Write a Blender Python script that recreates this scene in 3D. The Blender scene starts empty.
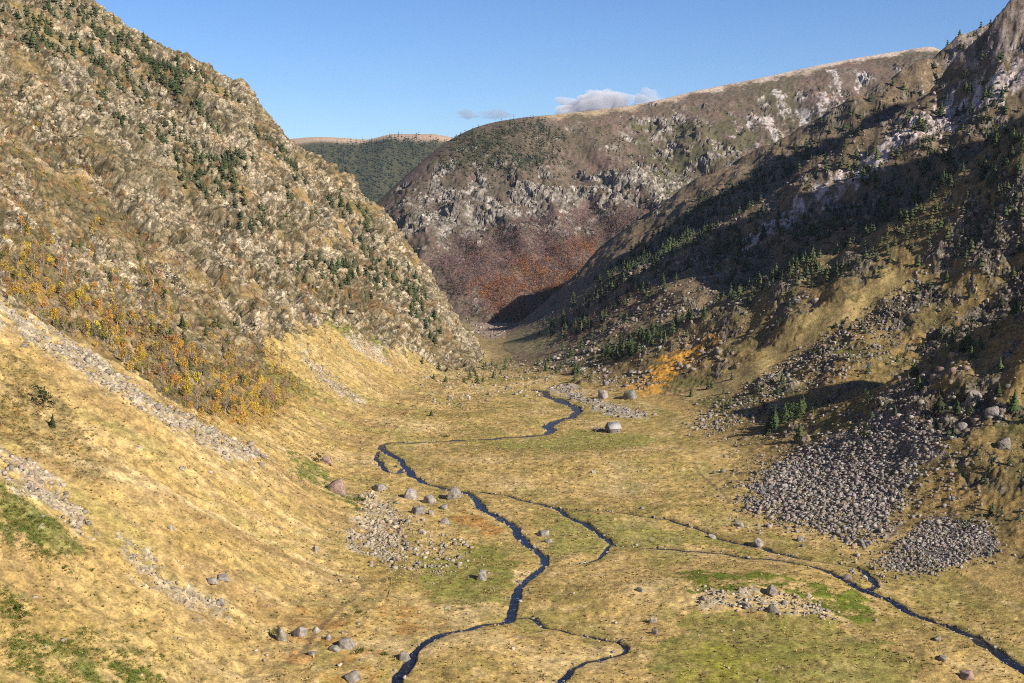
import bpy, math, time
import numpy as np

T0 = time.time()
HAZE = 0.000016
F32 = np.float32
rng = np.random.default_rng(20241)
scene = bpy.context.scene
COL = scene.collection

# ------------------------------------------------------------------ camera
FPX = 1300.0                       # focal length in pixels of a 1024 wide frame
CAM = np.array([0.0, 0.0, 136.0])  # metres above the valley floor at the hut
PITCH = math.atan(166.5 / FPX)
cam_data = bpy.data.cameras.new("camera")
cam_data.sensor_width = 36.0
cam_data.lens = FPX * 36.0 / 1024.0
cam_data.clip_start = 0.5
cam_data.clip_end = 40000.0
cam = bpy.data.objects.new("camera", cam_data)
cam.location = CAM
cam.rotation_euler = (math.pi / 2 - PITCH, 0, 0)
COL.objects.link(cam)
scene.camera = cam


def direction(px, py):
    px = np.asarray(px, float); py = np.asarray(py, float)
    u = (px - 512.0) / FPX; v = (341.5 - py) / FPX
    c, s = math.cos(PITCH), math.sin(PITCH)
    return np.stack([u, c + v * s, -s + v * c], -1)


def pix(px, py, Y):
    """The place sighted at (px, py) that lies Y metres down the valley."""
    d = direction(px, py)
    return CAM + d * (np.asarray(Y, float) / d[..., 1])[..., None]


# ------------------------------------------------------------------ noise
def _h(ix, iy, iz, seed):
    with np.errstate(over='ignore'):
        h = (ix.astype(np.uint32) * np.uint32(374761393) + iy.astype(np.uint32) * np.uint32(668265263)
             + iz.astype(np.uint32) * np.uint32(2147483647 - 58) + np.uint32(seed * 1274126177 & 0xffffffff))
        h = (h ^ (h >> np.uint32(13))) * np.uint32(1274126177)
        h = (h ^ (h >> np.uint32(16))) * np.uint32(2246822519)
        return h ^ (h >> np.uint32(15))


def _u(h):
    return h.astype(F32) * F32(1 / 4294967296.0)


def noise2(x, y, seed=0):
    """gradient noise, about -1..1"""
    x = np.asarray(x, F32); y = np.asarray(y, F32)
    fx = np.floor(x); fy = np.floor(y)
    ix = fx.astype(np.int32); iy = fy.astype(np.int32)
    tx = x - fx; ty = y - fy
    sx = tx * tx * tx * (tx * (tx * 6 - 15) + 10); sy = ty * ty * ty * (ty * (ty * 6 - 15) + 10)
    z = np.zeros_like(ix)

    def g(a, b):
        h = _h(ix + a, iy + b, z, seed)
        ang = _u(h) * F32(6.2831853)
        return np.cos(ang) * (tx - a) + np.sin(ang) * (ty - b)
    n0 = g(0, 0); n1 = g(1, 0); n2 = g(0, 1); n3 = g(1, 1)
    a = n0 + (n1 - n0) * sx; b = n2 + (n3 - n2) * sx
    return (a + (b - a) * sy) * F32(1.5)


def fbm2(x, y, octaves=4, seed=0, gain=0.5, lac=2.03):
    o = 0; a = 1.0; t = 0
    for k in range(octaves):
        o = o + a * noise2(x * lac ** k + 17.3 * k, y * lac ** k - 9.1 * k, seed + k); t += a; a *= gain
    return o / t * 1.35


def noise3(x, y, z, seed=0):
    """value noise -1..1"""
    fx = np.floor(x); fy = np.floor(y); fz = np.floor(z)
    ix = fx.astype(np.int32); iy = fy.astype(np.int32); iz = fz.astype(np.int32)
    tx = (x - fx).astype(F32); ty = (y - fy).astype(F32); tz = (z - fz).astype(F32)
    tx = tx * tx * (3 - 2 * tx); ty = ty * ty * (3 - 2 * ty); tz = tz * tz * (3 - 2 * tz)

    def v(a, b, c):
        return _u(_h(ix + a, iy + b, iz + c, seed))
    r = 0
    for c in (0, 1):
        p = v(0, 0, c); q = v(1, 0, c); s = v(0, 1, c); t = v(1, 1, c)
        p = p + (q - p) * tx; s = s + (t - s) * tx
        p = p + (s - p) * ty
        r = p if c == 0 else r + (p - r) * tz
    return r * 2 - 1


def fbm3(x, y, z, octaves=4, seed=0, gain=0.5):
    o = 0; a = 1.0; t = 0
    for k in range(octaves):
        f = 2.07 ** k
        o = o + a * noise3(x * f + 3.1 * k, y * f + 7.7 * k, z * f - 5.3 * k, seed + k); t += a; a *= gain
    return o / t * 1.5


def worley3(x, y, z, seed=0):
    """F1, F2, random value of the nearest cell"""
    fx = np.floor(x); fy = np.floor(y); fz = np.floor(z)
    ix = fx.astype(np.int32); iy = fy.astype(np.int32); iz = fz.astype(np.int32)
    tx = (x - fx).astype(F32); ty = (y - fy).astype(F32); tz = (z - fz).astype(F32)
    f1 = np.full(x.shape, 9, F32); f2 = np.full(x.shape, 9, F32); cid = np.zeros(x.shape, F32)
    for a in (-1, 0, 1):
        for b in (-1, 0, 1):
            for c in (-1, 0, 1):
                h = _h(ix + a, iy + b, iz + c, seed)
                jx = (h & np.uint32(1023)).astype(F32) / 1023 + (a)
                jy = ((h >> np.uint32(10)) & np.uint32(1023)).astype(F32) / 1023 + (b)
                jz = ((h >> np.uint32(20)) & np.uint32(1023)).astype(F32) / 1023 + (c)
                d = (jx - tx) ** 2 + (jy - ty) ** 2 + (jz - tz) ** 2
                m = d < f1
                f2 = np.where(m, f1, np.minimum(f2, d))
                f1 = np.where(m, d, f1)
                cid = np.where(m, _u(h * np.uint32(2654435761)), cid)
    return np.sqrt(f1), np.sqrt(f2), cid


def sstep(a, b, x):
    t = np.clip((x - a) / (b - a), 0, 1)
    return t * t * (3 - 2 * t)


def smax(a, b, k):
    d = np.maximum(k - np.abs(a - b), 0)
    return np.maximum(a, b) + d * d / (4 * k)


def curve(xs, ys):
    """smooth 1-d curve through points, as a dense lookup"""
    xs = np.asarray(xs, float); ys = np.asarray(ys, float)
    n = 3000
    q = np.linspace(xs[0], xs[-1], n)
    dl = np.diff(ys) / np.diff(xs)          # tangents limited so that the curve never overshoots
    m = np.concatenate([[dl[0]], np.where(dl[1:] * dl[:-1] > 0, np.sign(dl[1:]) * np.minimum(np.abs(dl[1:] + dl[:-1]) / 2, 2.2 * np.minimum(np.abs(dl[1:]), np.abs(dl[:-1]))), 0), [dl[-1]]])
    i = np.clip(np.searchsorted(xs, q) - 1, 0, len(xs) - 2)
    h = xs[i + 1] - xs[i]; t = (q - xs[i]) / h
    v = ((2 * t**3 - 3 * t**2 + 1) * ys[i] + (t**3 - 2 * t**2 + t) * h * m[i]
         + (-2 * t**3 + 3 * t**2) * ys[i + 1] + (t**3 - t**2) * h * m[i + 1])
    return lambda x: np.interp(x, q, v)


class Loft:
    """Height as rows of profiles: Z(Y, s)"""
    def __init__(self, S, rows):
        ys = sorted(rows)
        tab = np.array([rows[y] for y in ys], float)
        self.yq = np.linspace(ys[0], ys[-1], 600)
        self.sq = np.linspace(S[0], S[-1], 500)
        a = np.stack([curve(S, r)(self.sq) for r in tab])
        self.t = np.stack([curve(ys, a[:, k])(self.yq) for k in range(a.shape[1])], 1)

    def __call__(self, Y, s):
        a = np.clip((Y - self.yq[0]) / (self.yq[1] - self.yq[0]), 0, len(self.yq) - 1.001)
        b = np.clip((s - self.sq[0]) / (self.sq[1] - self.sq[0]), 0, len(self.sq) - 1.001)
        i = a.astype(int); j = b.astype(int); u = a - i; v = b - j
        t = self.t
        return ((t[i, j] * (1 - u) + t[i + 1, j] * u) * (1 - v) + (t[i, j + 1] * (1 - u) + t[i + 1, j + 1] * u) * v)


# ------------------------------------------------------------------ land form
floor_z = curve([-500, 100, 400, 560, 700, 900, 1050, 1250, 1400, 1700, 2500, 6000],
                [0, 0, 0, 0, 0, -6, -13, -22, -32, -45, -60, -80])

foot_l = curve([-2000, 100, 250, 348, 420, 475, 552, 650, 800, 900, 1000, 1060, 1150, 1300, 1450, 3000],
               [-70, -66, -60, -50, -36, -37, -52, -62, -46, -28, -18, -15, -18, -60, -140, -300])
SL = [0, 18, 30, 50, 91, 130, 163, 200, 236, 276, 329, 414, 600, 900]


def edge_row(S, foot, pts, last):
    xz = [pix(a, b, d) for a, b, d in pts]
    s = [abs(p[0] - foot) for p in xz]; z = [p[2] for p in xz]
    s += [l[0] for l in last]; z += [l[1] for l in last]
    return list(np.interp(S, s, z))


rows_l = {
    -2000: [0, 3, 7, 20, 45, 69, 91, 115, 140, 167, 205, 265, 380, 480],
    250: [0, 3, 8, 20, 45, 69, 91, 115, 140, 167, 205, 265, 380, 480],
    420: [0, 3, 8, 20, 46, 72, 97, 125, 153, 185, 225, 290, 400, 500],
    550: [0, 3, 8, 19, 45, 75, 100, 130, 160, 195, 240, 315, 430, 520],
    700: [0, 3, 8, 18, 46, 76, 104, 138, 172, 207, 250, 318, 430, 520],
    900: [-6, 0, 8, 28, 70, 108, 138, 170, 200, 232, 270, 328, 430, 520],
    1060: edge_row(SL, -15, [(498, 369, 1060), (470, 340, 1060), (430, 281, 1060), (380, 210, 1060), (290, 140, 1060),
                             (246, 90, 1060), (200, 66, 1060), (150, 40, 1060), (88, 0, 1060), (-20, -62, 1060)], [(600, 425), (900, 520)]),
    1210: [-24, -22, -18, -10, 14, 40, 62, 90, 112, 138, 175, 235, 360, 480],
    1400: [-36, -36, -36, -36, -36, -36, -34, -25, -10, 15, 50, 120, 260, 400],
    2200: [-50] * 10 + [-45, -20, 60, 150],
}
loft_l = Loft(SL, rows_l)

foot_r = curve([-2000, 200, 320, 400, 470, 552, 620, 700, 786, 850, 906, 1000, 1150, 1300, 1450, 1650, 1900, 3000],
               [260, 240, 200, 162, 134, 100, 97, 94, 66, 44, 26, 8, -8, -6, 10, 60, 150, 400])
SR = [0, 40, 91, 140, 195, 260, 322, 400, 484, 600, 800, 1100]
rows_r = {
    -2000: [0, 12, 38, 66, 98, 134, 168, 210, 255, 320, 420, 500],
    400: [0, 12, 38, 66, 98, 134, 168, 210, 255, 320, 420, 500],
    600: [0, 12, 40, 69, 103, 143, 180, 228, 280, 350, 460, 540],
    900: [-6, 8, 38, 68, 103, 147, 188, 243, 303, 388, 500, 580],
    1150: [-17, 0, 32, 64, 100, 146, 189, 246, 308, 396, 510, 590],
    1330: [-26, -6, 30, 66, 106, 152, 195, 248, 305, 388, 500, 580],
    1450: edge_row(SR, 10, [(521, 322, 1450), (560, 290, 1450), (600, 252, 1450), (640, 220, 1450), (690, 188, 1450), (800, 128, 1450), (880, 86, 1450), (940, 52, 1450),
                            (1020, -4, 1450)], [(800, 470), (1100, 560)]),
    1620: [-42, -36, -26, -12, 8, 36, 70, 120, 180, 275, 400, 520],
    1900: [-50, -48, -44, -38, -28, -10, 15, 55, 110, 200, 340, 480],
    3000: [-60] * 7 + [-40, 0, 60, 200, 350],
}
loft_r = Loft(SR, rows_r)

# ribs of the right slope: crest lines in plan, nearest first; between them the gullies are carved
CRESTS = [
    [(60, 690), (95, 668), (117, 655), (180, 622), (240, 592), (330, 560), (600, 500)],
    [(40, 925), (90, 900), (140, 872), (215, 850), (296, 835), (420, 812), (520, 790), (700, 740)],
    [(-20, 1130), (60, 1120), (130, 1105), (220, 1085), (330, 1090), (430, 1100), (700, 1110)],
    [(-20, 1290), (80, 1290), (160, 1285), (260, 1290), (400, 1300), (600, 1320), (800, 1330)],
    [(-20, 1450), (80, 1450), (160, 1450), (260, 1450), (400, 1450), (600, 1450), (800, 1450)],
]
CRESTS = [np.array(c_, float) for c_ in CRESTS]
CREST_TOP = [1.0, 1.0, 1.0, .55, 1.0]
GULLY_AT = [.24, .30, .34, .40]
gully_depth = curve([-50, 0, 30, 70, 110, 160, 230, 350, 500, 900], [0, 0, 3, 12, 32, 60, 88, 108, 122, 130])


SHADOW_BUMPS = [(350, 535, 42, 60, 42), (268, 566, 20, 40, 34), (540, 785, 85, 120, 60), (350, 828, 14, 70, 40), (425, 1108, 34, 60, 45), (560, 900, 70, 70, 100), (440, 818, 30, 60, 40)]  # bumps added to cast the slope's shadow bands, nearly all out of view


def ribs(X, Y, s):
    """how far the gullies lie below the rib crests"""
    wob = 16 * noise2(X / 70, Y / 70, 71) + 7 * noise2(X / 25, Y / 25, 72)
    Yw = Y + wob
    yc = [np.interp(X, c_[:, 0], c_[:, 1]) for c_ in CRESTS]
    xs = [yc[0] - 150]; vs = [0.25]
    knots = [(yc[0] - 150, 0.0)]
    for k_ in range(5):
        knots.append((yc[k_], CREST_TOP[k_]))
        if k_ < 4:
            knots.append((yc[k_] + GULLY_AT[k_] * (yc[k_ + 1] - yc[k_]), 0.0))
    B = np.where(Yw < knots[0][0], 0.0, 1.0)
    for (y0, v0), (y1, v1) in zip(knots[:-1], knots[1:]):
        m = (Yw >= y0) & (Yw < y1)
        t = np.clip((Yw - y0) / (y1 - y0), 0, 1)
        t = t * .65 + .35 * t * t * (3 - 2 * t)
        B = np.where(m, v0 + (v1 - v0) * t, B)
    near = 1 - .55 * sstep(560, 440, Y)
    mid = sstep(0, 60, Y - yc[1]) * sstep(0, 60, yc[2] - Y)
    g = gully_depth(s) * (1 - B) * near * (1 - .9 * mid * sstep(210, 100, s)) * (1 - .85 * sstep(yc[2] - 10, yc[2] + 60, Y) * sstep(420, 190, s))
    for x0, y0, h, rx, ry in SHADOW_BUMPS:
        g = g - h * np.exp(-(((X - x0) / rx) ** 2 + ((Y - y0) / ry) ** 2))
    return g


MR = np.array([pix(*p) for p in [(300, 262, 1850), (350, 228, 1880), (385, 195, 1930), (420, 163, 1960), (450, 140, 1990), (480, 126, 2010), (520, 118, 2030),
                                 (560, 114, 2060), (640, 104, 2110), (700, 90, 2150), (760, 78, 2180), (830, 63, 2210), (900, 51, 2230), (930, 47, 2230),
                                 (950, 57, 2240), (1000, 75, 2260), (1150, 110, 2350), (1600, 200, 2500)]])
mr_y = curve(MR[:, 0], MR[:, 1]); mr_z = curve(MR[:, 0], MR[:, 2])
KR = np.array([pix(*p) for p in [(0, 175, 3500), (200, 150, 3550), (290, 139, 3600), (320, 137, 3600), (345, 138, 3610), (365, 139.5, 3620), (395, 134, 3620), (430, 134, 3600),
                                 (455, 138, 3600), (520, 152, 3600), (700, 190, 3600)]])
kr_y = curve(KR[:, 0], KR[:, 1]); kr_z = curve(KR[:, 0], KR[:, 2])

m_drop = curve([-2500, -600, 0, 25, 60, 130, 220, 300, 380, 460, 560, 900],
               [300, 60, 0, 7, 24, 68, 112, 166, 212, 250, 290, 420])
k_drop = curve([-2500, -600, 0, 40, 150, 400, 800, 1500], [300, 60, 0, 6, 45, 170, 380, 600])


def knolls(X, Y):
    o = 0
    for px, py, D, h, rx, ry in KNOLLS:
        o = o + h * np.exp(-(((X - px) / rx) ** 2 + ((Y - py) / ry) ** 2))
    return o


def _floorpt(px, py):
    d = direction(px, py); t = -CAM[2] / d[2]
    return CAM + d * t


KNOLLS = []
for px, py, h, rx, ry in [(770, 590, 5.5, 36, 26), (560, 465, 4.0, 60, 34), (690, 462, 3.0, 30, 24), (470, 650, 2.2, 22, 20), (620, 600, 2.0, 30, 16), (960, 660, 2.5, 25, 18)]:
    p = _floorpt(px, py)
    KNOLLS.append((p[0], p[1], 0, h, rx, ry))


def land(X, Y, parts=False):
    X = np.asarray(X, float); Y = np.asarray(Y, float)
    fl = floor_z(Y) + 1.1 * noise2(X / 55, Y / 55, 3) + knolls(X, Y)
    # left hillside
    s = foot_l(Y) - X
    gul = 7.0 * noise2(Y / 75.0 + 0.004 * X, X / 260.0, 11) + 4.0 * noise2(Y / 33.0, X / 120.0 + 3, 12)
    big = 7.0 * noise2(X / 70, Y / 90, 13)
    w = sstep(15, 120, s) * (1 - .5 * sstep(950, 1080, Y))
    L = np.where(s > 0, loft_l(Y, s) + w * (gul + big), loft_l(Y, s * 0) + 0.4 * s)
    # right hillside
    s2 = X - foot_r(Y)
    w2 = sstep(10, 120, s2)
    und = 6.0 * noise2(Y / 80.0, X / 200.0, 21) + 6 * noise2(X / 75, Y / 75, 22) + 5.0 * noise2(X / 34, Y / 34, 23) + 2.4 * noise2(X / 15, Y / 15, 24)
    R = np.where(s2 > 0, loft_r(Y, s2) - ribs(X, Y, s2) + w2 * und, loft_r(Y, s2 * 0) + 0.4 * s2)
    # centre mountain
    Xs = X + .45 * (Y - 1800) + 25 * noise2(X / 90, Y / 90, 37)
    wob = 58 * noise2(Xs / 130, Y / 420, 31) + 34 * noise2(Xs / 58, Y / 190, 32) + 8 * noise2(X / 26, Y / 40, 38)
    d = mr_y(X) - Y
    dm = d + wob * sstep(40, 200, d)
    M = mr_z(X) - m_drop(dm) + 3 * noise2(X / 60, Y / 60, 33) * sstep(10, 100, d) + 9 * noise2(X / 150, Y / 110, 34) * sstep(40, 160, d)
    d = kr_y(X) - Y
    K = kr_z(X) - k_drop(d + 60 * noise2(X / 260, Y / 1200, 35) * sstep(60, 300, d)) + 14 * noise2(X / 300, Y / 250, 36) * sstep(30, 200, d)
    # the spur the camera stands on
    C = 134.2 - 0.66 * np.maximum(Y, 0) + 0.12 * np.minimum(Y, 0) - 0.0016 * X * X
    z = smax(smax(fl, L, 9.0), R, 9.0)
    z2 = np.maximum(np.maximum(M, K), C)
    Z = np.maximum(z, z2)
    if not parts:
        return Z
    lab = np.zeros(Z.shape, np.int8)
    lab[(L > fl + 0.3)] = 1
    lab[(R > fl + 0.3) & (R > L)] = 2
    lab[M >= z] = 3
    lab[(K >= z) & (K > M)] = 4
    lab[(C >= Z)] = 0
    return Z, lab, s, s2, fl


_marchY = np.concatenate([np.arange(70, 1700, 3.0), np.arange(1700, 4200, 8.0)])


def sight(pts, back=None):
    """Where sight lines meet the land: list of (px, py) -> (n, 3)"""
    pts = np.asarray(pts, float).reshape(-1, 2)
    d = direction(pts[:, 0], pts[:, 1])
    d = d / d[:, 1:2]
    Y = _marchY
    out = np.zeros((len(pts), 3))
    for a in range(0, len(pts), 300):
        dd = d[a:a + 300]
        X = dd[:, 0:1] * Y; Zr = CAM[2] + dd[:, 2:3] * Y
        g = land(X, np.broadcast_to(Y, X.shape)) - Zr
        hit = g > 0
        i = np.argmax(hit, 1); none = ~hit.any(1)
        i = np.clip(i, 1, None)
        r = np.arange(len(dd))
        g0, g1 = g[r, i - 1], g[r, i]
        y = Y[i - 1] + (Y[i] - Y[i - 1]) * np.clip(-g0 / (g1 - g0 + 1e-9), 0, 1)
        y[none] = Y[np.argmax(g[none], 1)]      # skyline: the place the line comes nearest to
        out[a:a + 300] = CAM + dd * y[:, None]
    return out


def dense(pts, step=6.0, closed=True):
    pts = np.asarray(pts, float)
    o = []
    n = len(pts)
    for i in range(n if closed else n - 1):
        a, b = pts[i], pts[(i + 1) % n]
        k = max(1, int(np.hypot(*(b - a)) / step))
        for j in range(k):
            o.append(a + (b - a) * j / k)
    if not closed:
        o.append(pts[-1])
    return np.array(o)


def inside(poly, X, Y):
    c = np.zeros(X.shape, bool)
    n = len(poly)
    for i in range(n):
        x1, y1 = poly[i]; x2, y2 = poly[(i + 1) % n]
        if y1 == y2:
            continue
        m = ((y1 > Y) != (y2 > Y))
        k = np.nonzero(m)[0]
        if len(k):
            c[k] ^= X[k] < (x2 - x1) * (Y[k] - y1) / (y2 - y1) + x1
    return c


def zone(pixels):
    """outline traced on the land as a map polygon"""
    return sight(dense(pixels))[:, :2]


def inzone(poly, X, Y):
    lo = poly.min(0); hi = poly.max(0)
    k = np.nonzero((X > lo[0]) & (X < hi[0]) & (Y > lo[1]) & (Y < hi[1]))[0]
    m = np.zeros(X.shape, bool)
    if len(k):
        m[k] = inside(poly, X[k], Y[k])
    return m


# ------------------------------------------------------------------ map of the ground cover
Z = {}
ZP = dict(
    forest=[(0, 112), (60, 168), (110, 208), (165, 248), (215, 292), (270, 348), (300, 388), (290, 418), (250, 428), (200, 415), (150, 385), (100, 352), (50, 325), (0, 302)],
    golden=[(0, 235), (60, 262), (130, 320), (200, 352), (250, 372), (292, 405), (250, 425), (200, 412), (150, 382), (100, 350), (50, 322), (0, 300)],
    sparse=[(320, 262), (400, 290), (450, 330), (492, 366), (470, 374), (420, 352), (350, 318)],
    outcrop_a=[(0, 168), (28, 172), (38, 200), (34, 232), (10, 235), (0, 230)],
    outcrop_b=[(58, 238), (100, 232), (150, 285), (148, 306), (118, 300), (84, 280), (60, 262)],
    outcrop_c=[(155, 262), (190, 280), (186, 296), (160, 282)],
    outcrop_d=[(230, 306), (262, 322), (255, 338), (232, 326)],
    lowgrass=[(0, 302), (50, 326), (100, 353), (150, 386), (200, 415), (250, 395), (262, 352), (300, 325), (340, 322), (400, 348), (440, 366), (500, 376),
              (470, 410), (400, 445), (420, 520), (440, 600), (400, 690), (380, 760), (100, 760), (-60, 760), (-60, 330)],
    talus_a=[(0, 306), (40, 325), (90, 352), (140, 392), (200, 422), (268, 456), (250, 462), (190, 440), (130, 408), (60, 364), (0, 326)],
    talus_b=[(340, 326), (362, 334), (396, 360), (390, 366), (362, 354), (342, 338)],
    talus_c=[(0, 446), (30, 466), (60, 486), (86, 522), (80, 532), (50, 506), (20, 490), (0, 478)],
    talus_d=[(362, 492), (400, 508), (450, 536), (474, 558), (445, 574), (395, 572), (352, 552), (336, 540), (356, 520)],
    talus_e=[(300, 345), (330, 372), (360, 400), (352, 404), (318, 380), (294, 352)],
    talus_f=[(110, 530), (150, 555), (190, 590), (230, 600), (225, 610), (170, 600), (130, 570)],
    green_a=[(0, 482), (30, 500), (62, 532), (78, 556), (50, 562), (0, 546)],
    green_b=[(0, 586), (24, 600), (26, 625), (0, 630)],
    green_c=[(10, 630), (100, 634), (165, 660), (150, 700), (90, 700), (0, 664)],
    green_d=[(284, 446), (312, 458), (350, 490), (372, 512), (345, 510), (300, 476)],
    green_e=[(308, 300), (340, 310), (372, 326), (388, 352), (360, 342), (316, 322)],
    green_f=[(240, 345), (290, 372), (330, 400), (300, 396), (262, 376)],
    heath_a=[(0, 345), (40, 372), (80, 430), (110, 480), (60, 470), (0, 440)],
    rust_a=[(300, 596), (372, 640), (395, 700), (310, 700), (285, 650)],
    rust_b=[(384, 596), (430, 608), (424, 634), (390, 640)],
    rust_c=[(452, 510), (492, 520), (488, 532), (455, 528)],
    meadow_a=[(424, 562), (470, 548), (500, 546), (522, 572), (506, 602), (452, 606), (418, 590)],
    meadow_b=[(486, 440), (540, 441), (575, 428), (640, 436), (650, 446), (560, 450), (490, 448)],
    meadow_c=[(690, 612), (830, 620), (900, 648), (935, 700), (665, 700), (648, 652)],
    meadow_d=[(684, 648), (712, 640), (762, 662), (790, 700), (686, 700)],
    meadow_e=[(560, 508), (700, 530), (760, 555), (700, 548), (620, 545), (560, 560), (545, 530)],
    meadow_f=[(690, 505), (735, 500), (742, 520), (700, 520)],
    knoll_a=[(672, 578), (700, 573), (760, 571), (806, 580), (790, 589), (700, 587)],
    knoll_b=[(800, 584), (842, 592), (876, 614), (850, 620), (812, 606)],
    knoll_c=[(690, 588), (790, 592), (850, 622), (790, 616), (700, 604)],
    scree_a=[(744, 492), (790, 456), (850, 432), (905, 405), (938, 440), (905, 480), (908, 505), (866, 530), (822, 530), (772, 517), (744, 512)],
    scree_b=[(876, 562), (930, 520), (984, 524), (994, 550), (930, 574), (890, 570)],
    scree_c=[(820, 532), (880, 520), (900, 524), (860, 550)],
    strip=[(903, 262), (917, 275), (880, 305), (800, 352), (742, 390), (690, 404), (684, 396), (740, 364), (820, 314), (870, 284)],
    strip_edge=[(917, 276), (935, 268), (900, 300), (830, 345), (760, 388), (742, 391), (800, 353), (880, 306)],
    orange=[(618, 388), (650, 370), (690, 345), (718, 325), (726, 336), (694, 366), (655, 396), (624, 397)],
    far_meadow=[(494, 348), (520, 328), (560, 317), (594, 314), (572, 336), (530, 354)],
    lit_frost=[(1030, 56), (1030, 84), (905, 150), (850, 196), (770, 240), (735, 252), (760, 226), (840, 168), (905, 122)],
    frost_b=[(985, 10), (1030, -10), (1030, 50), (980, 70), (930, 70), (905, 92)],
    crag_r1=[(960, 205), (1030, 180), (1030, 250), (1000, 262), (958, 258)],
    crag_r2=[(880, 300), (940, 290), (1030, 270), (1030, 420), (960, 420), (890, 392), (930, 350)],
    crag_r3=[(880, 400), (960, 385), (985, 400), (960, 440), (920, 440), (890, 425)],
    rubble=[(468, 318), (498, 320), (512, 334), (492, 340), (474, 332)],
    track_gap=[(566, 384), (600, 402), (645, 412), (650, 420), (610, 416), (570, 398), (550, 388)],
    crag_m1=[(596, 176), (640, 165), (676, 178), (684, 196), (668, 204), (630, 206), (598, 200), (566, 196), (575, 184)],
    crag_m2=[(396, 196), (450, 180), (500, 190), (560, 186), (590, 202), (560, 224), (505, 222), (470, 240), (440, 262), (418, 240)],
    crag_m3=[(690, 158), (740, 150), (760, 172), (720, 190), (690, 185)],
    crag_m4=[(640, 118), (672, 112), (690, 132), (664, 160), (640, 150)],
    beech_m=[(428, 250), (470, 240), (520, 222), (600, 214), (660, 212), (630, 240), (580, 276), (540, 306), (520, 326), (480, 318), (450, 292)],
    rust_m=[(470, 290), (520, 262), (600, 240), (612, 250), (560, 290), (525, 322), (500, 320)],
    dark_m=[(452, 142), (480, 128), (530, 119), (560, 122), (560, 160), (520, 172), (480, 168), (440, 172)],
    green_m=[(640, 120), (745, 118), (740, 160), (680, 170), (640, 175)],
    frost_m=[(738, 140), (800, 90), (860, 74), (880, 84), (850, 120), (800, 150), (750, 160)],
)
for k_, v_ in ZP.items():
    Z[k_] = zone(v_)
print('zones', round(time.time() - T0, 1))

# ------------------------------------------------------------------ streams (map lines)
STREAMS = [
    ([(394, 700), (398, 683), (408, 666), (424, 653), (446, 640), (470, 632), (498, 627), (511, 619), (516, 602), (520, 586), (534, 573), (547, 562), (543, 550), (526, 541), (519, 529), (500, 516),
      (483, 508), (478, 499), (464, 492), (440, 487), (418, 480), (408, 470), (400, 461), (388, 457), (380, 451), (394, 445), (420, 442), (460, 439), (500, 438), (530, 436), (547, 433), (553, 428),
      (547, 424), (556, 420), (570, 417), (576, 412), (578, 408), (570, 403), (556, 399), (546, 396), (548, 392), (540, 389), (524, 388)], [1.9, 2.0, 2.4, 2.5, 2.6, 4.2, 5.0, 3.8]),
    ([(478, 492), (512, 497), (545, 504), (560, 509), (568, 517), (590, 523), (603, 534), (612, 543), (650, 547), (700, 551), (740, 556), (768, 561), (800, 567), (824, 575), (845, 588), (870, 597), (890, 602),
      (906, 610), (930, 620), (960, 628), (976, 638), (986, 650), (1010, 667), (1040, 682)], [1.3, 1.9, 1.7, 2.0, 2.5, 2.7]),
    ([(560, 508), (620, 512), (660, 517), (690, 524), (716, 536), (745, 542), (768, 548), (790, 559), (830, 564), (860, 570), (870, 578), (874, 588), (868, 596)], [.9, 1.4, 1.5, 1.5]),
    ([(612, 544), (601, 553), (592, 561), (574, 566)], [1.0, .4]),
    ([(513, 618), (534, 617), (541, 625), (572, 630), (600, 634), (624, 640), (629, 646), (612, 657), (586, 662), (570, 671), (556, 690)], [.8, 1.0, 1.1]),
    ([(404, 470), (396, 476), (382, 473), (376, 464), (380, 456)], [1.2, 1.9, 1.2]),
]


def smooth_line(p, it=2):
    for _ in range(it):
        q = np.empty((len(p) * 2, p.shape[1]))
        q[0] = p[0]; q[-1] = p[-1]
        q[1:-1:2] = p[:-1] * .75 + p[1:] * .25
        q[2:-1:2] = p[:-1] * .25 + p[1:] * .75
        p = q
    return p


def floor_sight(pts):
    """where sight lines meet the valley floor, knolls apart"""
    pts = np.asarray(pts, float); d = direction(pts[:, 0], pts[:, 1]); d = d / d[:, 1:2]
    y = np.full(len(pts), 500.0)
    for _ in range(40):
        y = y * .5 + .5 * (floor_z(y) - CAM[2]) / d[:, 2]
    return CAM + d * y[:, None]


LINES = []
for pts, w in STREAMS:
    p = smooth_line(floor_sight(pts)[:, :2])
    # small meanders of its own
    L_ = np.concatenate([[0], np.cumsum(np.hypot(*np.diff(p, axis=0).T))])
    n = max(8, int(L_[-1] / 1.5))
    q = np.linspace(0, L_[-1], n)
    P_ = np.stack([np.interp(q, L_, p[:, 0]), np.interp(q, L_, p[:, 1])], 1)
    ww = np.interp(np.linspace(0, 1, n), np.linspace(0, 1, len(w)), w)
    sd = len(LINES) * 7 + 300
    P_[:, 0] += 1.3 * noise2(q / 11, q * 0 + 1.5, sd) + .6 * noise2(q / 4.5, q * 0 + 8.5, sd + 4); P_[:, 1] += 2.6 * noise2(q / 13, q * 0 + 2.5, sd + 1) + 1.2 * noise2(q / 5, q * 0 + 6.5, sd + 3)
    ww = ww * (1 + 0.6 * noise2(q / 9, q * 0 + 4.5, sd + 2))
    LINES.append((P_, ww))


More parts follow.
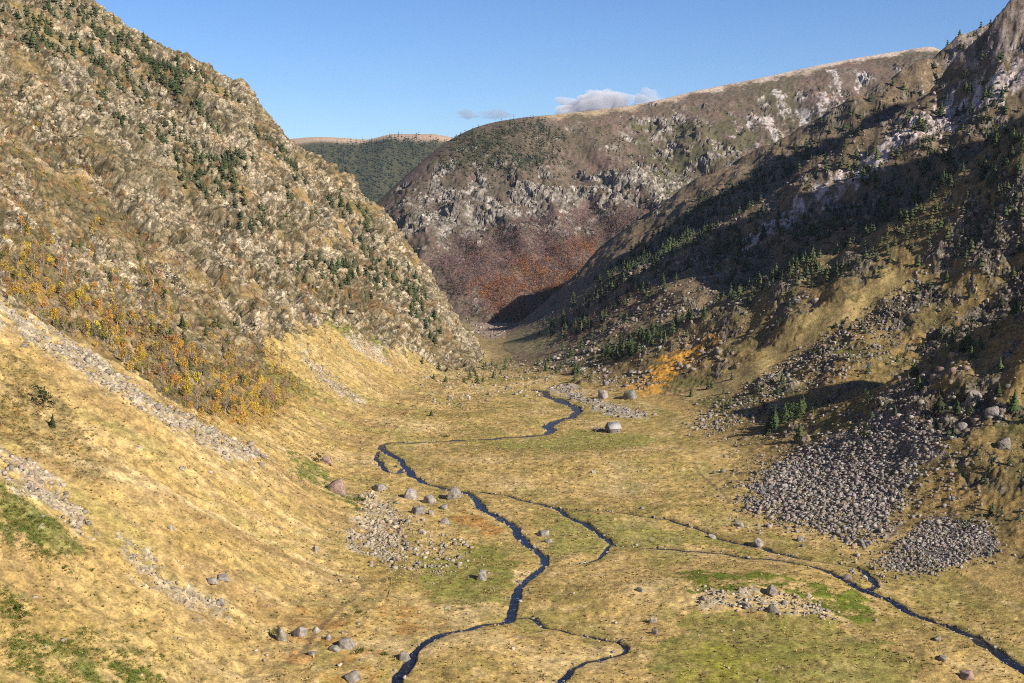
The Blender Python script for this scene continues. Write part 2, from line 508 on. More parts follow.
def line_dist(X, Y, P_, W=None):
    """distance minus half width to a map polyline (only near it)"""
    out = np.full(X.shape, 99.0, F32)
    lo = P_.min(0) - 15; hi = P_.max(0) + 15
    k = np.nonzero((X > lo[0]) & (X < hi[0]) & (Y > lo[1]) & (Y < hi[1]))[0]
    if not len(k):
        return out
    # bucket by 30-segment pieces
    for a in range(0, len(P_) - 1, 12):
        seg = P_[a:a + 13]
        lo = seg.min(0) - 12; hi = seg.max(0) + 12
        kk = k[(X[k] > lo[0]) & (X[k] < hi[0]) & (Y[k] > lo[1]) & (Y[k] < hi[1])]
        if not len(kk):
            continue
        x = X[kk]; y = Y[kk]; best = out[kk]
        for i in range(len(seg) - 1):
            ax, ay = seg[i]; bx, by = seg[i + 1]
            dx, dy = bx - ax, by - ay
            t = np.clip(((x - ax) * dx + (y - ay) * dy) / (dx * dx + dy * dy + 1e-9), 0, 1)
            dist = np.hypot(x - ax - t * dx, y - ay - t * dy)
            if W is not None:
                dist = dist - 0.5 * W[a + i]
            best = np.minimum(best, dist)
        out[kk] = best
    return out


# ------------------------------------------------------------------ the land as one sheet of rings round the viewpoint
def steps(r):
    if r < 150: return max(0.6, .02 * r)
    if r < 620: return .0025 * r
    if r < 1330: return .0016 * r
    if r < 2330: return .00145 * r
    if r < 3000: return .012 * r
    if r < 3700: return .004 * r
    return .03 * r


QUALITY = 1.0
rad = [2.0]
while rad[-1] < 5600:
    rad.append(rad[-1] + steps(rad[-1]) / QUALITY)
rad = np.array(rad)
core = np.radians(np.linspace(-24.0, 24.0, int(1130 * QUALITY)))
wing = np.radians(24 + 156 * np.linspace(0, 1, 90)[1:] ** 1.8)
th = np.concatenate([-wing[::-1], core, wing[:-1]])
nr, nt = len(rad), len(th)
Rg, Tg = np.meshgrid(rad, th, indexing='ij')
X = (Rg * np.sin(Tg)).ravel(); Y = (Rg * np.cos(Tg)).ravel()
Zb, lab, sL, sR, fl = land(X, Y, True)
print('land', nr, nt, nr * nt, round(time.time() - T0, 1))

# normals of the smooth land
P = np.stack([X, Y, Zb], -1).reshape(nr, nt, 3)
dr = np.gradient(P, axis=0); dt = np.gradient(P, axis=1)
Nn = np.cross(dt, dr).reshape(-1, 3)
Nn /= np.linalg.norm(Nn, axis=1, keepdims=True) + 1e-12
Nn[Nn[:, 2] < 0] *= -1
slope = np.sqrt(np.clip(1 - Nn[:, 2] ** 2, 0, 1))      # sine of the slope angle
del dr, dt
Xf = X.astype(F32); Yf = Y.astype(F32); Zf = Zb.astype(F32)

isF = lab == 0; isL = lab == 1; isR = lab == 2; isM = lab == 3; isK = lab == 4
# ragged edges: look the map up at slightly displaced places
Rr = np.hypot(Xf, Yf)
wa = 3.0 + 0.004 * Rr
wa2 = wa * np.where(isM | isK, 5.0, 1.0).astype(F32)
wx = Xf + wa2 * noise2(Xf / 34, Yf / 34, 45) + wa * noise2(Xf / 9, Yf / 9, 41) + 0.5 * wa * noise2(Xf / 3.3, Yf / 3.3, 42)
wy = Yf + wa2 * 1.3 * noise2(Xf / 30, Yf / 30, 46) + wa * 1.6 * noise2(Xf / 9, Yf / 9, 43) + 0.8 * wa * noise2(Xf / 3.3, Yf / 3.3, 44)
MASK = {k_: inzone(v_, wx, wy).astype(F32) for k_, v_ in Z.items()}
print('masks', round(time.time() - T0, 1))

n_fine = noise2(Xf / 1.7, Yf / 1.7, 50)
n_mid = fbm2(Xf / 7, Yf / 7, 3, 51)
n_big = fbm2(Xf / 34, Yf / 34, 4, 54)
n_huge = fbm2(Xf / 120, Yf / 150, 3, 58)
n3a = fbm3(Xf / 22, Yf / 22, Zf / 22, 4, 60)
n3b = fbm3(Xf / 6, Yf / 6, Zf / 6, 3, 65)
# streaks that run down the fall line of the two valley sides (across the valley)
streak = fbm2(Yf / 9.0, Xf / 70.0, 3, 68)
streak2 = fbm2(Yf / 3.2, Xf / 30.0, 2, 69)
streakm = fbm2(Xf / 16.0, Yf / 130.0, 3, 75)
print('noises', round(time.time() - T0, 1))



def blend(c, m, col):
    m = np.clip(m, 0, 1)[:, None].astype(F32)
    return c * (1 - m) + np.asarray(col, F32) * m


def var(c, n, amt):
    return c * (1 + amt * n)[:, None]


# rock amount on each side
rock = np.zeros(len(X), F32)
low = MASK['lowgrass']; forest = MASK['forest']
rk = sstep(-.25, .35, n3a + .35 * n3b + .25 + 0.9 * (slope - .62) - .25 * sstep(60, 0, sL))
rk = np.maximum(rk, .75 * sstep(-.75, -.3, n3a + .3 * n3b))
rL = rk * (1 - .92 * low) * (1 - .62 * forest)
outc = np.maximum.reduce([MASK['outcrop_a'], MASK['outcrop_b'], MASK['outcrop_c'], MASK['outcrop_d']])
rL = np.maximum(rL, outc)
scatter = sstep(.52, .7, n_mid * .6 + n_big * .5 + .2 * n_fine) * low
tal_l = np.maximum.reduce([MASK['talus_a'], MASK['talus_b'], MASK['talus_c'], MASK['talus_d'] * .8, MASK['talus_e'] * .8, MASK['talus_f'] * .7])
tal_l = tal_l * sstep(-.35, .05, n_mid + .3 * n_fine)
rL = np.maximum(rL, np.maximum(scatter * .8, tal_l))
rkr = sstep(.16, .55, n3a * .8 + .5 * n3b + 0.5 * (slope - .60))
crag_r = np.maximum.reduce([MASK['crag_r1'], MASK['crag_r2'] * sstep(.0, .35, n3a + .15), MASK['crag_r3']])
scree = np.maximum.reduce([MASK['scree_a'], MASK['scree_b'], MASK['scree_c'] * .7]) * sstep(-.55, -.15, n_big + .4 * n_mid)
rR = np.maximum(rkr * .85 * (1 - MASK['strip']) * (1 - .8 * MASK['far_meadow']), np.maximum(crag_r, scree))
rR = np.maximum(rR, MASK['strip_edge'] * sstep(-.2, .2, n_mid))
cm = np.maximum.reduce([MASK['crag_m1'], MASK['crag_m2'] * sstep(-.5, .0, n3a + .25), MASK['crag_m3'] * .9, MASK['crag_m4'] * sstep(-.2, .2, n3a)])
rM = np.maximum(cm, sstep(.14, .55, n3a + .4 * streakm + .3 * n3b - .05) * (1 - .75 * MASK['beech_m']) * sstep(25, 90, mr_y(X) - Y))
rock = np.where(isL, rL, np.where(isR, rR, np.where(isM, rM, 0))).astype(F32)
rock = np.where(isF, np.maximum(sstep(.62, .8, n_mid * .7 + n_big * .4), MASK['knoll_c'] * sstep(.1, .4, n_mid + .5 * n_fine) * .9) * (fl > -3), rock)

# ---- relief: crags and tussocks pushed out along the normal
disp = np.zeros(len(X), F32)
k = np.nonzero((rock > .05) & ((isL & (low < .5)) | isR | isM) & (np.abs(Tg.ravel()) < math.radians(26)) & (Rr < 2600))[0]
x, y, z = Xf[k], Yf[k], Zf[k]
wxx = 5 * n3b[k]
sc = np.where(isM[k], 1.9, 1.0).astype(F32)
d = np.zeros(len(k), F32)
joint = np.zeros(len(X), F32); block = np.zeros(len(X), F32)
dip = np.where(isL[k], 1.0, -1.0).astype(F32)
def bench(h, lam, sharp=.3):
    """outward push of rock benches: slow rise, quick drop"""
    q = h / lam; q = q - np.floor(q)
    return np.where(q < 1 - sharp, q / (1 - sharp), (1 - q) / sharp) - .5


hL = z * .75 + y * .33 + 9 * n3a[k] + 12 * n_big[k]
hM = z + .18 * x + 26 * n3a[k] + 10 * n_big[k]
hR = z * .8 + .3 * y + 12 * n3a[k] + 8 * n_big[k]
hh = np.where(isL[k], hL, np.where(isM[k], hM, hR)).astype(F32)
lam = np.where(isM[k], 46, 27).astype(F32)
d += np.where(isM[k], 26.0, np.where(isR[k], 3.5, 7.0)) * bench(hh, lam) * np.clip(.7 + n_huge[k], .15, 1.2)
d += np.where(isM[k], 4.0, np.where(isR[k], 1.4, 2.4)) * bench(hh + 5 * n3b[k], lam * .37)
gl = np.abs(noise2((y - .55 * z) / 46, (x + z) / 300, 140)); d -= 5.0 * (1 - sstep(.0, .16, gl)) * np.where(isL[k], 1, .4)
for size, amp, sd in ((30, 4.4, 1), (12, 2.5, 2), (5.0, 1.25, 3)):
    s_ = size * sc
    f1, f2, cid = worley3((x + .3 * z * dip + wxx) / s_, (y + .25 * z) / (s_ * .9), (z - .3 * x * dip) / (s_ * .8), sd)
    gap = f2 - f1
    d += amp * sc * ((cid - .5) * .95 + (.5 - f1) * .5 + np.clip(gap * 2.0, 0, .3) - .2)
    if size < 20:
        jm = (1 - sstep(.04, .16, gap))
        joint[k] = np.maximum(joint[k], jm * (1 if size > 6 else .75))
        block[k] += (cid - .5) * (1.1 if size > 6 else .8)
    print('worley', size, round(time.time() - T0, 1))
d += 1.0 * n3b[k] * sc
wk = np.where(isR[k], .5, np.where(isM[k], .36, 1.0)) * np.clip(rock[k], 0, 1)
wk = wk * np.where(scree[k] > .3, .12, 1.0) * np.where(isL[k] & (tal_l[k] > .2), .3, 1.0)
disp[k] += d * wk
tuss = .16 * n_fine + .42 * n_mid
hill = (.55 + .45 * sstep(0, 40, np.maximum(sL, sR))) * np.where(isM | isK, 1.6, 1.0)
disp += tuss * hill
disp += np.where(isF, .55 * noise2(Xf / 14, Yf / 14, 150) + .3 * np.abs(noise2(Xf / 4.2, Yf / 4.2, 151)), 0)
disp += np.where(isL, (.5 * noise2(Xf / 5, Yf / 5, 152) + .7 * noise2(Xf / 13, Yf / 13, 153)) * low, 0)
disp += np.where(isL, .9 * streak * sstep(10, 50, sL) + .28 * streak2, 0)
disp += np.where(isR, .5 * n_mid + .2 * n_fine, 0) * sstep(5, 40, sR)
disp *= np.where(isR, 1 - .75 * MASK['strip'], 1)
disp += np.where(isM, (2.5 * n_big + 1.5 * n3b) * sstep(20, 80, mr_y(X) - Y), 0)
stones = tal_l * isL + scatter * isL
disp += stones * np.abs(n_fine) * .9
# ---- streams cut into the floor
water_d = np.full(len(X), 99.0, F32)
kf = np.nonzero((Y > 300) & (Y < 960) & (np.abs(X) < 260) & (Zb < 14))[0]
for P_, ww in LINES:
    water_d[kf] = np.minimum(water_d[kf], line_dist(X[kf], Y[kf], P_, ww))
bank = 1 - sstep(-.4, .9 + .5 * n_mid, water_d)
nearw = 1 - sstep(0.5, 7, water_d)
disp *= (1 - .8 * nearw)
Xd = X + Nn[:, 0] * disp; Yd = Y + Nn[:, 1] * disp; Zd = Zb + Nn[:, 2] * disp
Zd = Zd - 1.15 * bank - .35 * (1 - sstep(0, 5, water_d))
G_ = np.stack([Xd, Yd, Zd], -1).reshape(nr, nt, 3)
q_ = np.cross(np.gradient(G_, axis=1), np.gradient(G_, axis=0)); q_ /= np.linalg.norm(q_, axis=2, keepdims=True) + 1e-9
nz = np.abs(q_[..., 2])
nz = (nz + np.roll(nz, 1, 0) + np.roll(nz, -1, 0) + np.roll(nz, 1, 1) + np.roll(nz, -1, 1)) / 5
flat = sstep(.70, .90, nz.ravel().astype(F32)); del G_, q_, nz
print('relief', round(time.time() - T0, 1))

# ---- colour of the ground itself (albedo)
STRAW = (.415, .285, .10); PALE = (.55, .405, .195); OLIVE = (.235, .185, .05); RUSTY = (.34, .165, .042); GREEN = (.175, .175, .035)
MOSS = (.21, .25, .03); SCRUB = (.062, .075, .016); BEIGE = (.43, .345, .225); GREY = (.375, .32, .24); LICHEN = (.27, .222, .135); SOIL = (.17, .105, .055)
c = np.tile(np.asarray(STRAW, F32), (len(X), 1))
# floor
cf = c.copy()
cf = blend(cf, sstep(.0, .6, n_big) * .7, PALE)
cf = blend(cf, sstep(.05, .55, -n_big + .3 * n_mid) * .75, OLIVE)
cf = blend(cf, sstep(.0, .45, n_huge + .4 * n_mid) * .6, OLIVE)
cf = blend(cf, sstep(.15, .45, fbm2(Xf / 22, Yf / 40, 3, 220)) * .5, (.20, .185, .045))
cf = blend(cf, sstep(.25, .6, n_mid + .4 * n_fine) * .45, SOIL)
cf = blend(cf, sstep(.2, .6, -n_mid + .4 * n_fine) * .45, PALE)
cf = blend(cf, np.maximum(MASK['meadow_a'], MASK['meadow_c'] * .85) * (.75 + .3 * n_mid), GREEN)
cf = blend(cf, np.maximum(MASK['meadow_b'], MASK['meadow_e']) * (.75 + .3 * n_mid), (.225, .21, .05))
cf = blend(cf, MASK['meadow_f'] * (.5 + .3 * n_mid), OLIVE)
cf = blend(cf, MASK['meadow_d'] * (.5 + .5 * n_mid), (.25, .235, .03))
cf = blend(cf, MASK['rust_c'] * .7, RUSTY)
cf = blend(cf, np.maximum(MASK['rust_a'], MASK['rust_b']) * sstep(-.2, .4, n_mid) * .55, RUSTY)
cf = blend(cf, np.maximum(MASK['knoll_a'], MASK['knoll_b']) * sstep(-.45, -.05, n_mid + .4 * n_fine), (.13, .155, .02))
cf = blend(cf, MASK['knoll_c'] * .6, PALE)
cf = blend(cf, MASK['track_gap'] * sstep(-.3, .3, n_mid + .2), GREY)
cf = blend(cf, MASK['rubble'], (.46, .30, .26))
cf = blend(cf, rock * .9, GREY)
cf = blend(cf, (1 - sstep(.4, 4.5, water_d)) * .55 * sstep(-.3, .3, n_mid + .1), OLIVE)
cf = blend(cf, (1 - sstep(-.2, 1.0, water_d)) * .85, (.085, .06, .035))
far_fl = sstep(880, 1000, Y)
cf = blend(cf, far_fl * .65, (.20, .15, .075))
# left hillside
cl = c.copy()
cl = blend(cl, sstep(-.1, .6, n_big * .5 + streak * .7) * .6, PALE)
cl = blend(cl, sstep(.05, .6, -n_big * .8 + .45 * streak2) * .6, (.31, .205, .05))
cl = blend(cl, sstep(.15, .6, n_huge + .4 * n_mid) * .5, OLIVE)
cl = blend(cl, sstep(.25, .7, -n_huge + .5 * streak) * .45, RUSTY)
cl = blend(cl, sstep(.3, .75, n_mid * .8 + streak * .5) * .3, SOIL)
cl = blend(cl, sstep(.1, .45, fbm2(Yf / 26.0 + .2, Xf / 110.0, 3, 120) + .25 * n_mid) * low * .55, (.27, .165, .065))
cl = blend(cl, sstep(.15, .5, fbm2(Yf / 18.0 + 5.2, Xf / 80.0, 3, 124) + .3 * n_mid) * low * .6, (.26, .215, .06))
cl = blend(cl, sstep(.25, .5, fbm2(Xf / 5, Yf / 5, 2, 128) + .3 * n_big) * low * .45, (.20, .14, .055))
cl = blend(cl, sstep(700, 950, Y) * low * .3, (.30, .215, .10))
upper = (1 - low)
cl = blend(cl, upper * .8, (.215, .15, .065))
cl = blend(cl, upper * sstep(0, .5, n_big) * .6, (.15, .125, .045))
cl = blend(cl, forest * (.55 + .3 * n_mid), (.25, .15, .045))
cl = blend(cl, forest * sstep(0, .5, n_big) * .5, (.17, .13, .04))
cl = blend(cl, MASK['golden'] * .4, (.30, .19, .04))
cl = blend(cl, MASK['sparse'] * .6 * sstep(-.3, .3, n_mid), (.20, .13, .07))
cl = blend(cl, np.maximum.reduce([MASK['green_a'], MASK['green_e'], MASK['green_f'] * .7]) * (.8 + .35 * n_mid), (.125, .135, .024))
cl = blend(cl, np.maximum(MASK['green_b'], np.maximum(MASK['green_c'], MASK['green_d'])) * sstep(-.05, .35, n_mid + .5 * n_big), (.12, .13, .022))
cl = blend(cl, MASK['heath_a'] * sstep(-.5, .2, n_mid) * .8, (.185, .135, .05))
cl = blend(cl, MASK['rust_a'] * sstep(-.2, .4, n_mid) * .55, RUSTY)
hv = np.where(isL, Zf * .75 + Yf * .33 + 16 * n3a + 14 * n_big, Zf + .18 * Xf + 30 * n3a + 12 * n_big)
lam_ = np.where(isL, 40.0, 62.0)
ph = hv / lam_; ph = ph - np.floor(ph)
ledge = sstep(.0, .10, ph) * sstep(.46, .30, ph + .10 * n3b)
vegm = np.clip(ledge * sstep(-.45, .1, n_huge + .5 * n3a + .25) + sstep(.18, .42, fbm3(Xf / 34, Yf / 34, Zf / 34, 3, 210) + .2 * n3b), 0, 1) * (isL | isM)
vegm = vegm * np.where(isM, 1 - .8 * cm, 1) * (1 - .8 * outc)
rock_c = rock * (1 - .45 * flat) * (1 - np.where(isL, .7, .92) * vegm)
rkc = np.tile(np.asarray(BEIGE, F32), (len(X), 1))
rkc = blend(rkc, sstep(-.2, .5, n3a) * .7, GREY)
rkc = blend(rkc, sstep(.05, .5, n3b + .3 * n3a) * .6, LICHEN)
rkc = blend(rkc, sstep(.25, .6, -n3a + .3 * n_big) * .55, (.36, .22, .13))
rkc = blend(rkc, sstep(.35, .6, -n3b) * .4, (.40, .335, .235))
cl = blend(cl, rock * 0, GREY)
rkc = rkc * (1 + .35 * block)[:, None].clip(.6, 1.4)
rl_ = np.where(low > .5, rock, np.clip(rock_c * 1.5, 0, 1))[:, None]
cl = blend(cl, vegm * (1 - low) * .75, (.135, .10, .042))
cl = blend(cl, vegm * (1 - low) * sstep(-.1, .3, n_mid) * .7, (.085, .078, .03))
cl = cl * (1 - rl_) + rkc * rl_
heathy = joint * sstep(.1, .4, rock) * (1 - low) * sstep(-.5, .1, n_big + .3)
cl = blend(cl, heathy * .9, (.06, .05, .025))  # crevice shade and some heath painted dark along the joint lines
cl = blend(cl, (1 - low) * sstep(.28, .5, n_mid * .7 + n3b * .5 - .1) * .7, (.10, .085, .035))
cl = blend(cl, (1 - low) * sstep(.3, .5, n3b * .7 - n_mid * .5) * .5, (.25, .13, .05))
cl = blend(cl, np.clip(tal_l + scatter * .6, 0, 1) * .3, GREY)
# right hillside
HEATH = (.20, .145, .058)
cr = np.tile(np.asarray(HEATH, F32), (len(X), 1))
cr = blend(cr, sstep(-.1, .5, n_big + .3 * n_mid) * .8, (.27, .175, .06))
cr = blend(cr, sstep(.0, .5, -n_big + .4 * n_mid) * .7, (.115, .108, .032))
cr = blend(cr, sstep(.3, .6, n_mid + .3 * n_fine) * .45, (.32, .22, .085))
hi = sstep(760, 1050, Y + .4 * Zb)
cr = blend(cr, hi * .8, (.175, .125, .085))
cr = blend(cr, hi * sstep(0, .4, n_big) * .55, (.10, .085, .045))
cr = blend(cr, MASK['strip'] * .9, (.34, .25, .10))
cr = blend(cr, MASK['far_meadow'] * .8, (.22, .18, .085))
cr = blend(cr, MASK['orange'] * sstep(-.55, .0, n_mid + .25 * n_fine), (.56, .28, .045))
cr = blend(cr, sstep(34, 0, sR + 16 * n_mid + 6 * n_fine) * .9 * sstep(980, 860, Y), STRAW)
rrc = np.tile(np.asarray((.215, .18, .145), F32), (len(X), 1))
rrc = blend(rrc, sstep(-.2, .5, n3a) * .6, (.155, .13, .105))
rrc = blend(rrc, sstep(.1, .5, n3b) * .5, (.28, .235, .185))
rrc = blend(rrc, scree * .7, (.215, .19, .168))
rrc = blend(rrc, sstep(.3, .6, -n3a) * .4, (.30, .19, .11))
rrc = rrc * (1 + .6 * block)[:, None].clip(.45, 1.5)
rl_ = np.where(scree > .3, rock, np.clip(rock_c * 1.2, 0, 1))[:, None]
cr = cr * (1 - rl_) + rrc * rl_
cr = blend(cr, joint * rock * (scree < .2) * .8, (.06, .052, .025))  # shade of crevices painted into the rock joints
cr = blend(cr, np.maximum(MASK['lit_frost'], MASK['frost_b'] * .4) * sstep(-.35, .3, n_mid + .5 * n_big + .15), (.52, .43, .385))  # pale frost; the sunlit band between two shadows is painted into it
# centre mountain
dm0 = mr_y(X) - Y
cmn = np.tile(np.asarray((.15, .11, .085), F32), (len(X), 1))
cmn = blend(cmn, sstep(-.2, .4, n_big) * .7, (.175, .115, .085))
cmn = blend(cmn, sstep(.0, .5, -n_huge + .4 * n_mid) * .7, (.095, .09, .045))
cmn = blend(cmn, MASK['green_m'] * .7, (.105, .10, .042))
cmn = blend(cmn, MASK['beech_m'] * .8, (.15, .10, .085))
cmn = blend(cmn, MASK['rust_m'] * sstep(-.2, .3, n_mid) * .5, (.22, .11, .05))
cmn = blend(cmn, MASK['dark_m'] * .4, (.085, .075, .05))
mrc = np.tile(np.asarray((.39, .345, .295), F32), (len(X), 1))
mrc = blend(mrc, sstep(-.1, .5, n3b + .4 * streakm) * .7, (.27, .235, .20))
mrc = blend(mrc, sstep(.1, .6, n3a) * .5, (.46, .41, .35))
mrc = mrc * (1 + .4 * block)[:, None].clip(.55, 1.4)
cmn = blend(cmn, vegm * .5, (.095, .08, .05))
rl_ = np.clip(np.maximum(rock_c * 1.3, cm * .8 * sstep(-.5, .0, n3a + .3)), 0, 1)[:, None]
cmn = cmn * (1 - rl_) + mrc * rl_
cmn = blend(cmn, flat * rock * .55, (.085, .075, .045))
cmn = blend(cmn, joint * rock * .8, (.075, .06, .045))  # joint lines darkened in colour as shaded crevices
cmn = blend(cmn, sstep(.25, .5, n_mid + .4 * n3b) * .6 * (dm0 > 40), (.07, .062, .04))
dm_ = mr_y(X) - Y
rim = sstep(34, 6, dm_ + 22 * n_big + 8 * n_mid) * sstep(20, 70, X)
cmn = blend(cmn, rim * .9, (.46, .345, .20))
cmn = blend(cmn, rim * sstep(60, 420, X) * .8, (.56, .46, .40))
cmn = blend(cmn, MASK['frost_m'] * sstep(0, .35, n_mid * .6 + streakm * .8), (.42, .37, .34))
# far mountain
ck = np.tile(np.asarray((.075, .075, .045), F32), (len(X), 1))
dk_ = kr_y(X) - Y
ck = blend(ck, sstep(95, 40, dk_ + 60 * noise2(Xf / 160, Yf / 160, 91)), (.40, .29, .20))
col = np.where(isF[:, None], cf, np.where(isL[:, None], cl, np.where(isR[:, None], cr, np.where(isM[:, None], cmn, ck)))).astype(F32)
gentle = np.where(isF | (low > .5), 1.0, .3).astype(F32)
col = var(col, n_fine * gentle, .20); col = var(col, n_mid * np.maximum(gentle, .6), .18); col = var(col, noise2(Xf / 3.1, Yf / 3.1, 93) * gentle, .16)
# a pale worn line slanting down the slope
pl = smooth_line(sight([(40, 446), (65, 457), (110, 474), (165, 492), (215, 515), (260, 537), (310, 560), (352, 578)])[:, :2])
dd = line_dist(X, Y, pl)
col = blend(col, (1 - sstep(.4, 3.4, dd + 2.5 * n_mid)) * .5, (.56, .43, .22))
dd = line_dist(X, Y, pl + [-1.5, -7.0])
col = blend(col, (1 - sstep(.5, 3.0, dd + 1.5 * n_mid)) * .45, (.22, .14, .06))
# a trodden path
for pts in ([(300, 655), (312, 640), (322, 625), (335, 612), (346, 604), (356, 594), (366, 590), (358, 580)], [(694, 462), (698, 472), (708, 481), (722, 491), (730, 503)]):
    pl = smooth_line(sight(pts)[:, :2])
    pl = smooth_line(pl, 1)
    dd = line_dist(X, Y, pl)
    col = blend(col, (1 - sstep(.5, 1.3, dd)) * .7, (.17, .115, .06))
col = np.clip(col, .004, .8)
rsh = np.clip(np.where(isF | (low > .5) | (scree > .3), rock, rock_c * 1.2), 0, 1) * .8 * np.where(isM, .6, 1) * np.where(isF, .3, np.where(scree > .3, .25, 1)) * (1 - .6 * low * isL)
print('colour', round(time.time() - T0, 1))

# ------------------------------------------------------------------ materials
def new_mat(name):
    m = bpy.data.materials.new(name); m.use_nodes = True
    nt_ = m.node_tree; b = nt_.nodes['Principled BSDF']
    return m, nt_, b


def ground_material():
    m, t, b = new_mat('ground_cover')
    N, Lk = t.nodes, t.links
    a = N.new('ShaderNodeAttribute'); a.attribute_name = 'cover'
    geo = N.new('ShaderNodeNewGeometry')
    n1 = N.new('ShaderNodeTexNoise'); n1.inputs['Scale'].default_value = 1.1; n1.inputs['Detail'].default_value = 5; n1.inputs['Roughness'].default_value = .7
    n2 = N.new('ShaderNodeTexNoise'); n2.inputs['Scale'].default_value = .3; n2.inputs['Detail'].default_value = 4
    Lk.new(geo.outputs['Position'], n1.inputs['Vector']); Lk.new(geo.outputs['Position'], n2.inputs['Vector'])
    r1 = N.new('ShaderNodeMapRange'); r1.inputs[1].default_value = .3; r1.inputs[2].default_value = .7; r1.inputs[3].default_value = .52; r1.inputs[4].default_value = 1.48
    Lk.new(n1.outputs['Fac'], r1.inputs[0])
    r2 = N.new('ShaderNodeMapRange'); r2.inputs[1].default_value = .3; r2.inputs[2].default_value = .7; r2.inputs[3].default_value = .66; r2.inputs[4].default_value = 1.34
    Lk.new(n2.outputs['Fac'], r2.inputs[0])
    mu = N.new('ShaderNodeMath'); mu.operation = 'MULTIPLY'
    Lk.new(r1.outputs[0], mu.inputs[0]); Lk.new(r2.outputs[0], mu.inputs[1])
    vm = N.new('ShaderNodeVectorMath'); vm.operation = 'SCALE'
    Lk.new(a.outputs['Color'], vm.inputs[0]); Lk.new(mu.outputs[0], vm.inputs['Scale'])
    # bedrock: joints painted dark for crevice shade and rooted heath, blocks of unlike tone
    dn = N.new('ShaderNodeTexNoise'); dn.inputs['Scale'].default_value = .16; dn.inputs['Detail'].default_value = 3
    Lk.new(geo.outputs['Position'], dn.inputs['Vector'])
    ds = N.new('ShaderNodeVectorMath'); ds.operation = 'MULTIPLY_ADD'; ds.inputs[1].default_value = (7, 7, 7)
    Lk.new(dn.outputs['Color'], ds.inputs[0]); Lk.new(geo.outputs['Position'], ds.inputs[2])
    crack = None; tone = None
    for sc_, w_ in ((.10, .055), (.26, .085)):
        ve = N.new('ShaderNodeTexVoronoi'); ve.feature = 'DISTANCE_TO_EDGE'; ve.inputs['Scale'].default_value = sc_
        vc = N.new('ShaderNodeTexVoronoi'); vc.feature = 'F1'; vc.inputs['Scale'].default_value = sc_
        Lk.new(ds.outputs[0], ve.inputs['Vector']); Lk.new(ds.outputs[0], vc.inputs['Vector'])
        mr = N.new('ShaderNodeMapRange'); mr.inputs[1].default_value = .0; mr.inputs[2].default_value = w_; mr.inputs[3].default_value = 1; mr.inputs[4].default_value = 0
        Lk.new(ve.outputs['Distance'], mr.inputs[0])
        sx = N.new('ShaderNodeSeparateColor'); Lk.new(vc.outputs['Color'], sx.inputs[0])
        tr = N.new('ShaderNodeMapRange'); tr.inputs[3].default_value = .76; tr.inputs[4].default_value = 1.2
        Lk.new(sx.outputs[0], tr.inputs[0])
        if crack is None:
            crack, tone = mr.outputs[0], tr.outputs[0]
        else:
            mx = N.new('ShaderNodeMath'); mx.operation = 'MAXIMUM'; Lk.new(crack, mx.inputs[0]); Lk.new(mr.outputs[0], mx.inputs[1]); crack = mx.outputs[0]
            ml = N.new('ShaderNodeMath'); ml.operation = 'MULTIPLY'; Lk.new(tone, ml.inputs[0]); Lk.new(tr.outputs[0], ml.inputs[1]); tone = ml.outputs[0]
    one = N.new('ShaderNodeMix'); one.data_type = 'FLOAT'; one.inputs[2].default_value = 1.0
    Lk.new(a.outputs['Alpha'], one.inputs[0]); Lk.new(tone, one.inputs[3])
    v2 = N.new('ShaderNodeVectorMath'); v2.operation = 'SCALE'
    Lk.new(vm.outputs[0], v2.inputs[0]); Lk.new(one.outputs[0], v2.inputs['Scale'])
    cf_ = N.new('ShaderNodeMath'); cf_.operation = 'MULTIPLY'; Lk.new(crack, cf_.inputs[0]); Lk.new(a.outputs['Alpha'], cf_.inputs[1])
    cg_ = N.new('ShaderNodeMath'); cg_.operation = 'MULTIPLY'; cg_.inputs[1].default_value = .9; Lk.new(cf_.outputs[0], cg_.inputs[0])
    cm2 = N.new('ShaderNodeMix'); cm2.data_type = 'RGBA'; cm2.inputs[7].default_value = (.055, .045, .024, 1)
    Lk.new(cg_.outputs[0], cm2.inputs[0]); Lk.new(v2.outputs[0], cm2.inputs[6])
    Lk.new(cm2.outputs[2], b.inputs['Base Color'])
    b.inputs['Roughness'].default_value = .95
    b.inputs['Specular IOR Level'].default_value = .12
    bp = N.new('ShaderNodeBump'); bp.inputs['Strength'].default_value = .6; bp.inputs['Distance'].default_value = .6
    Lk.new(n1.outputs['Fac'], bp.inputs['Height']); Lk.new(bp.outputs[0], b.inputs['Normal'])
    return m


M_GROUND = ground_material()


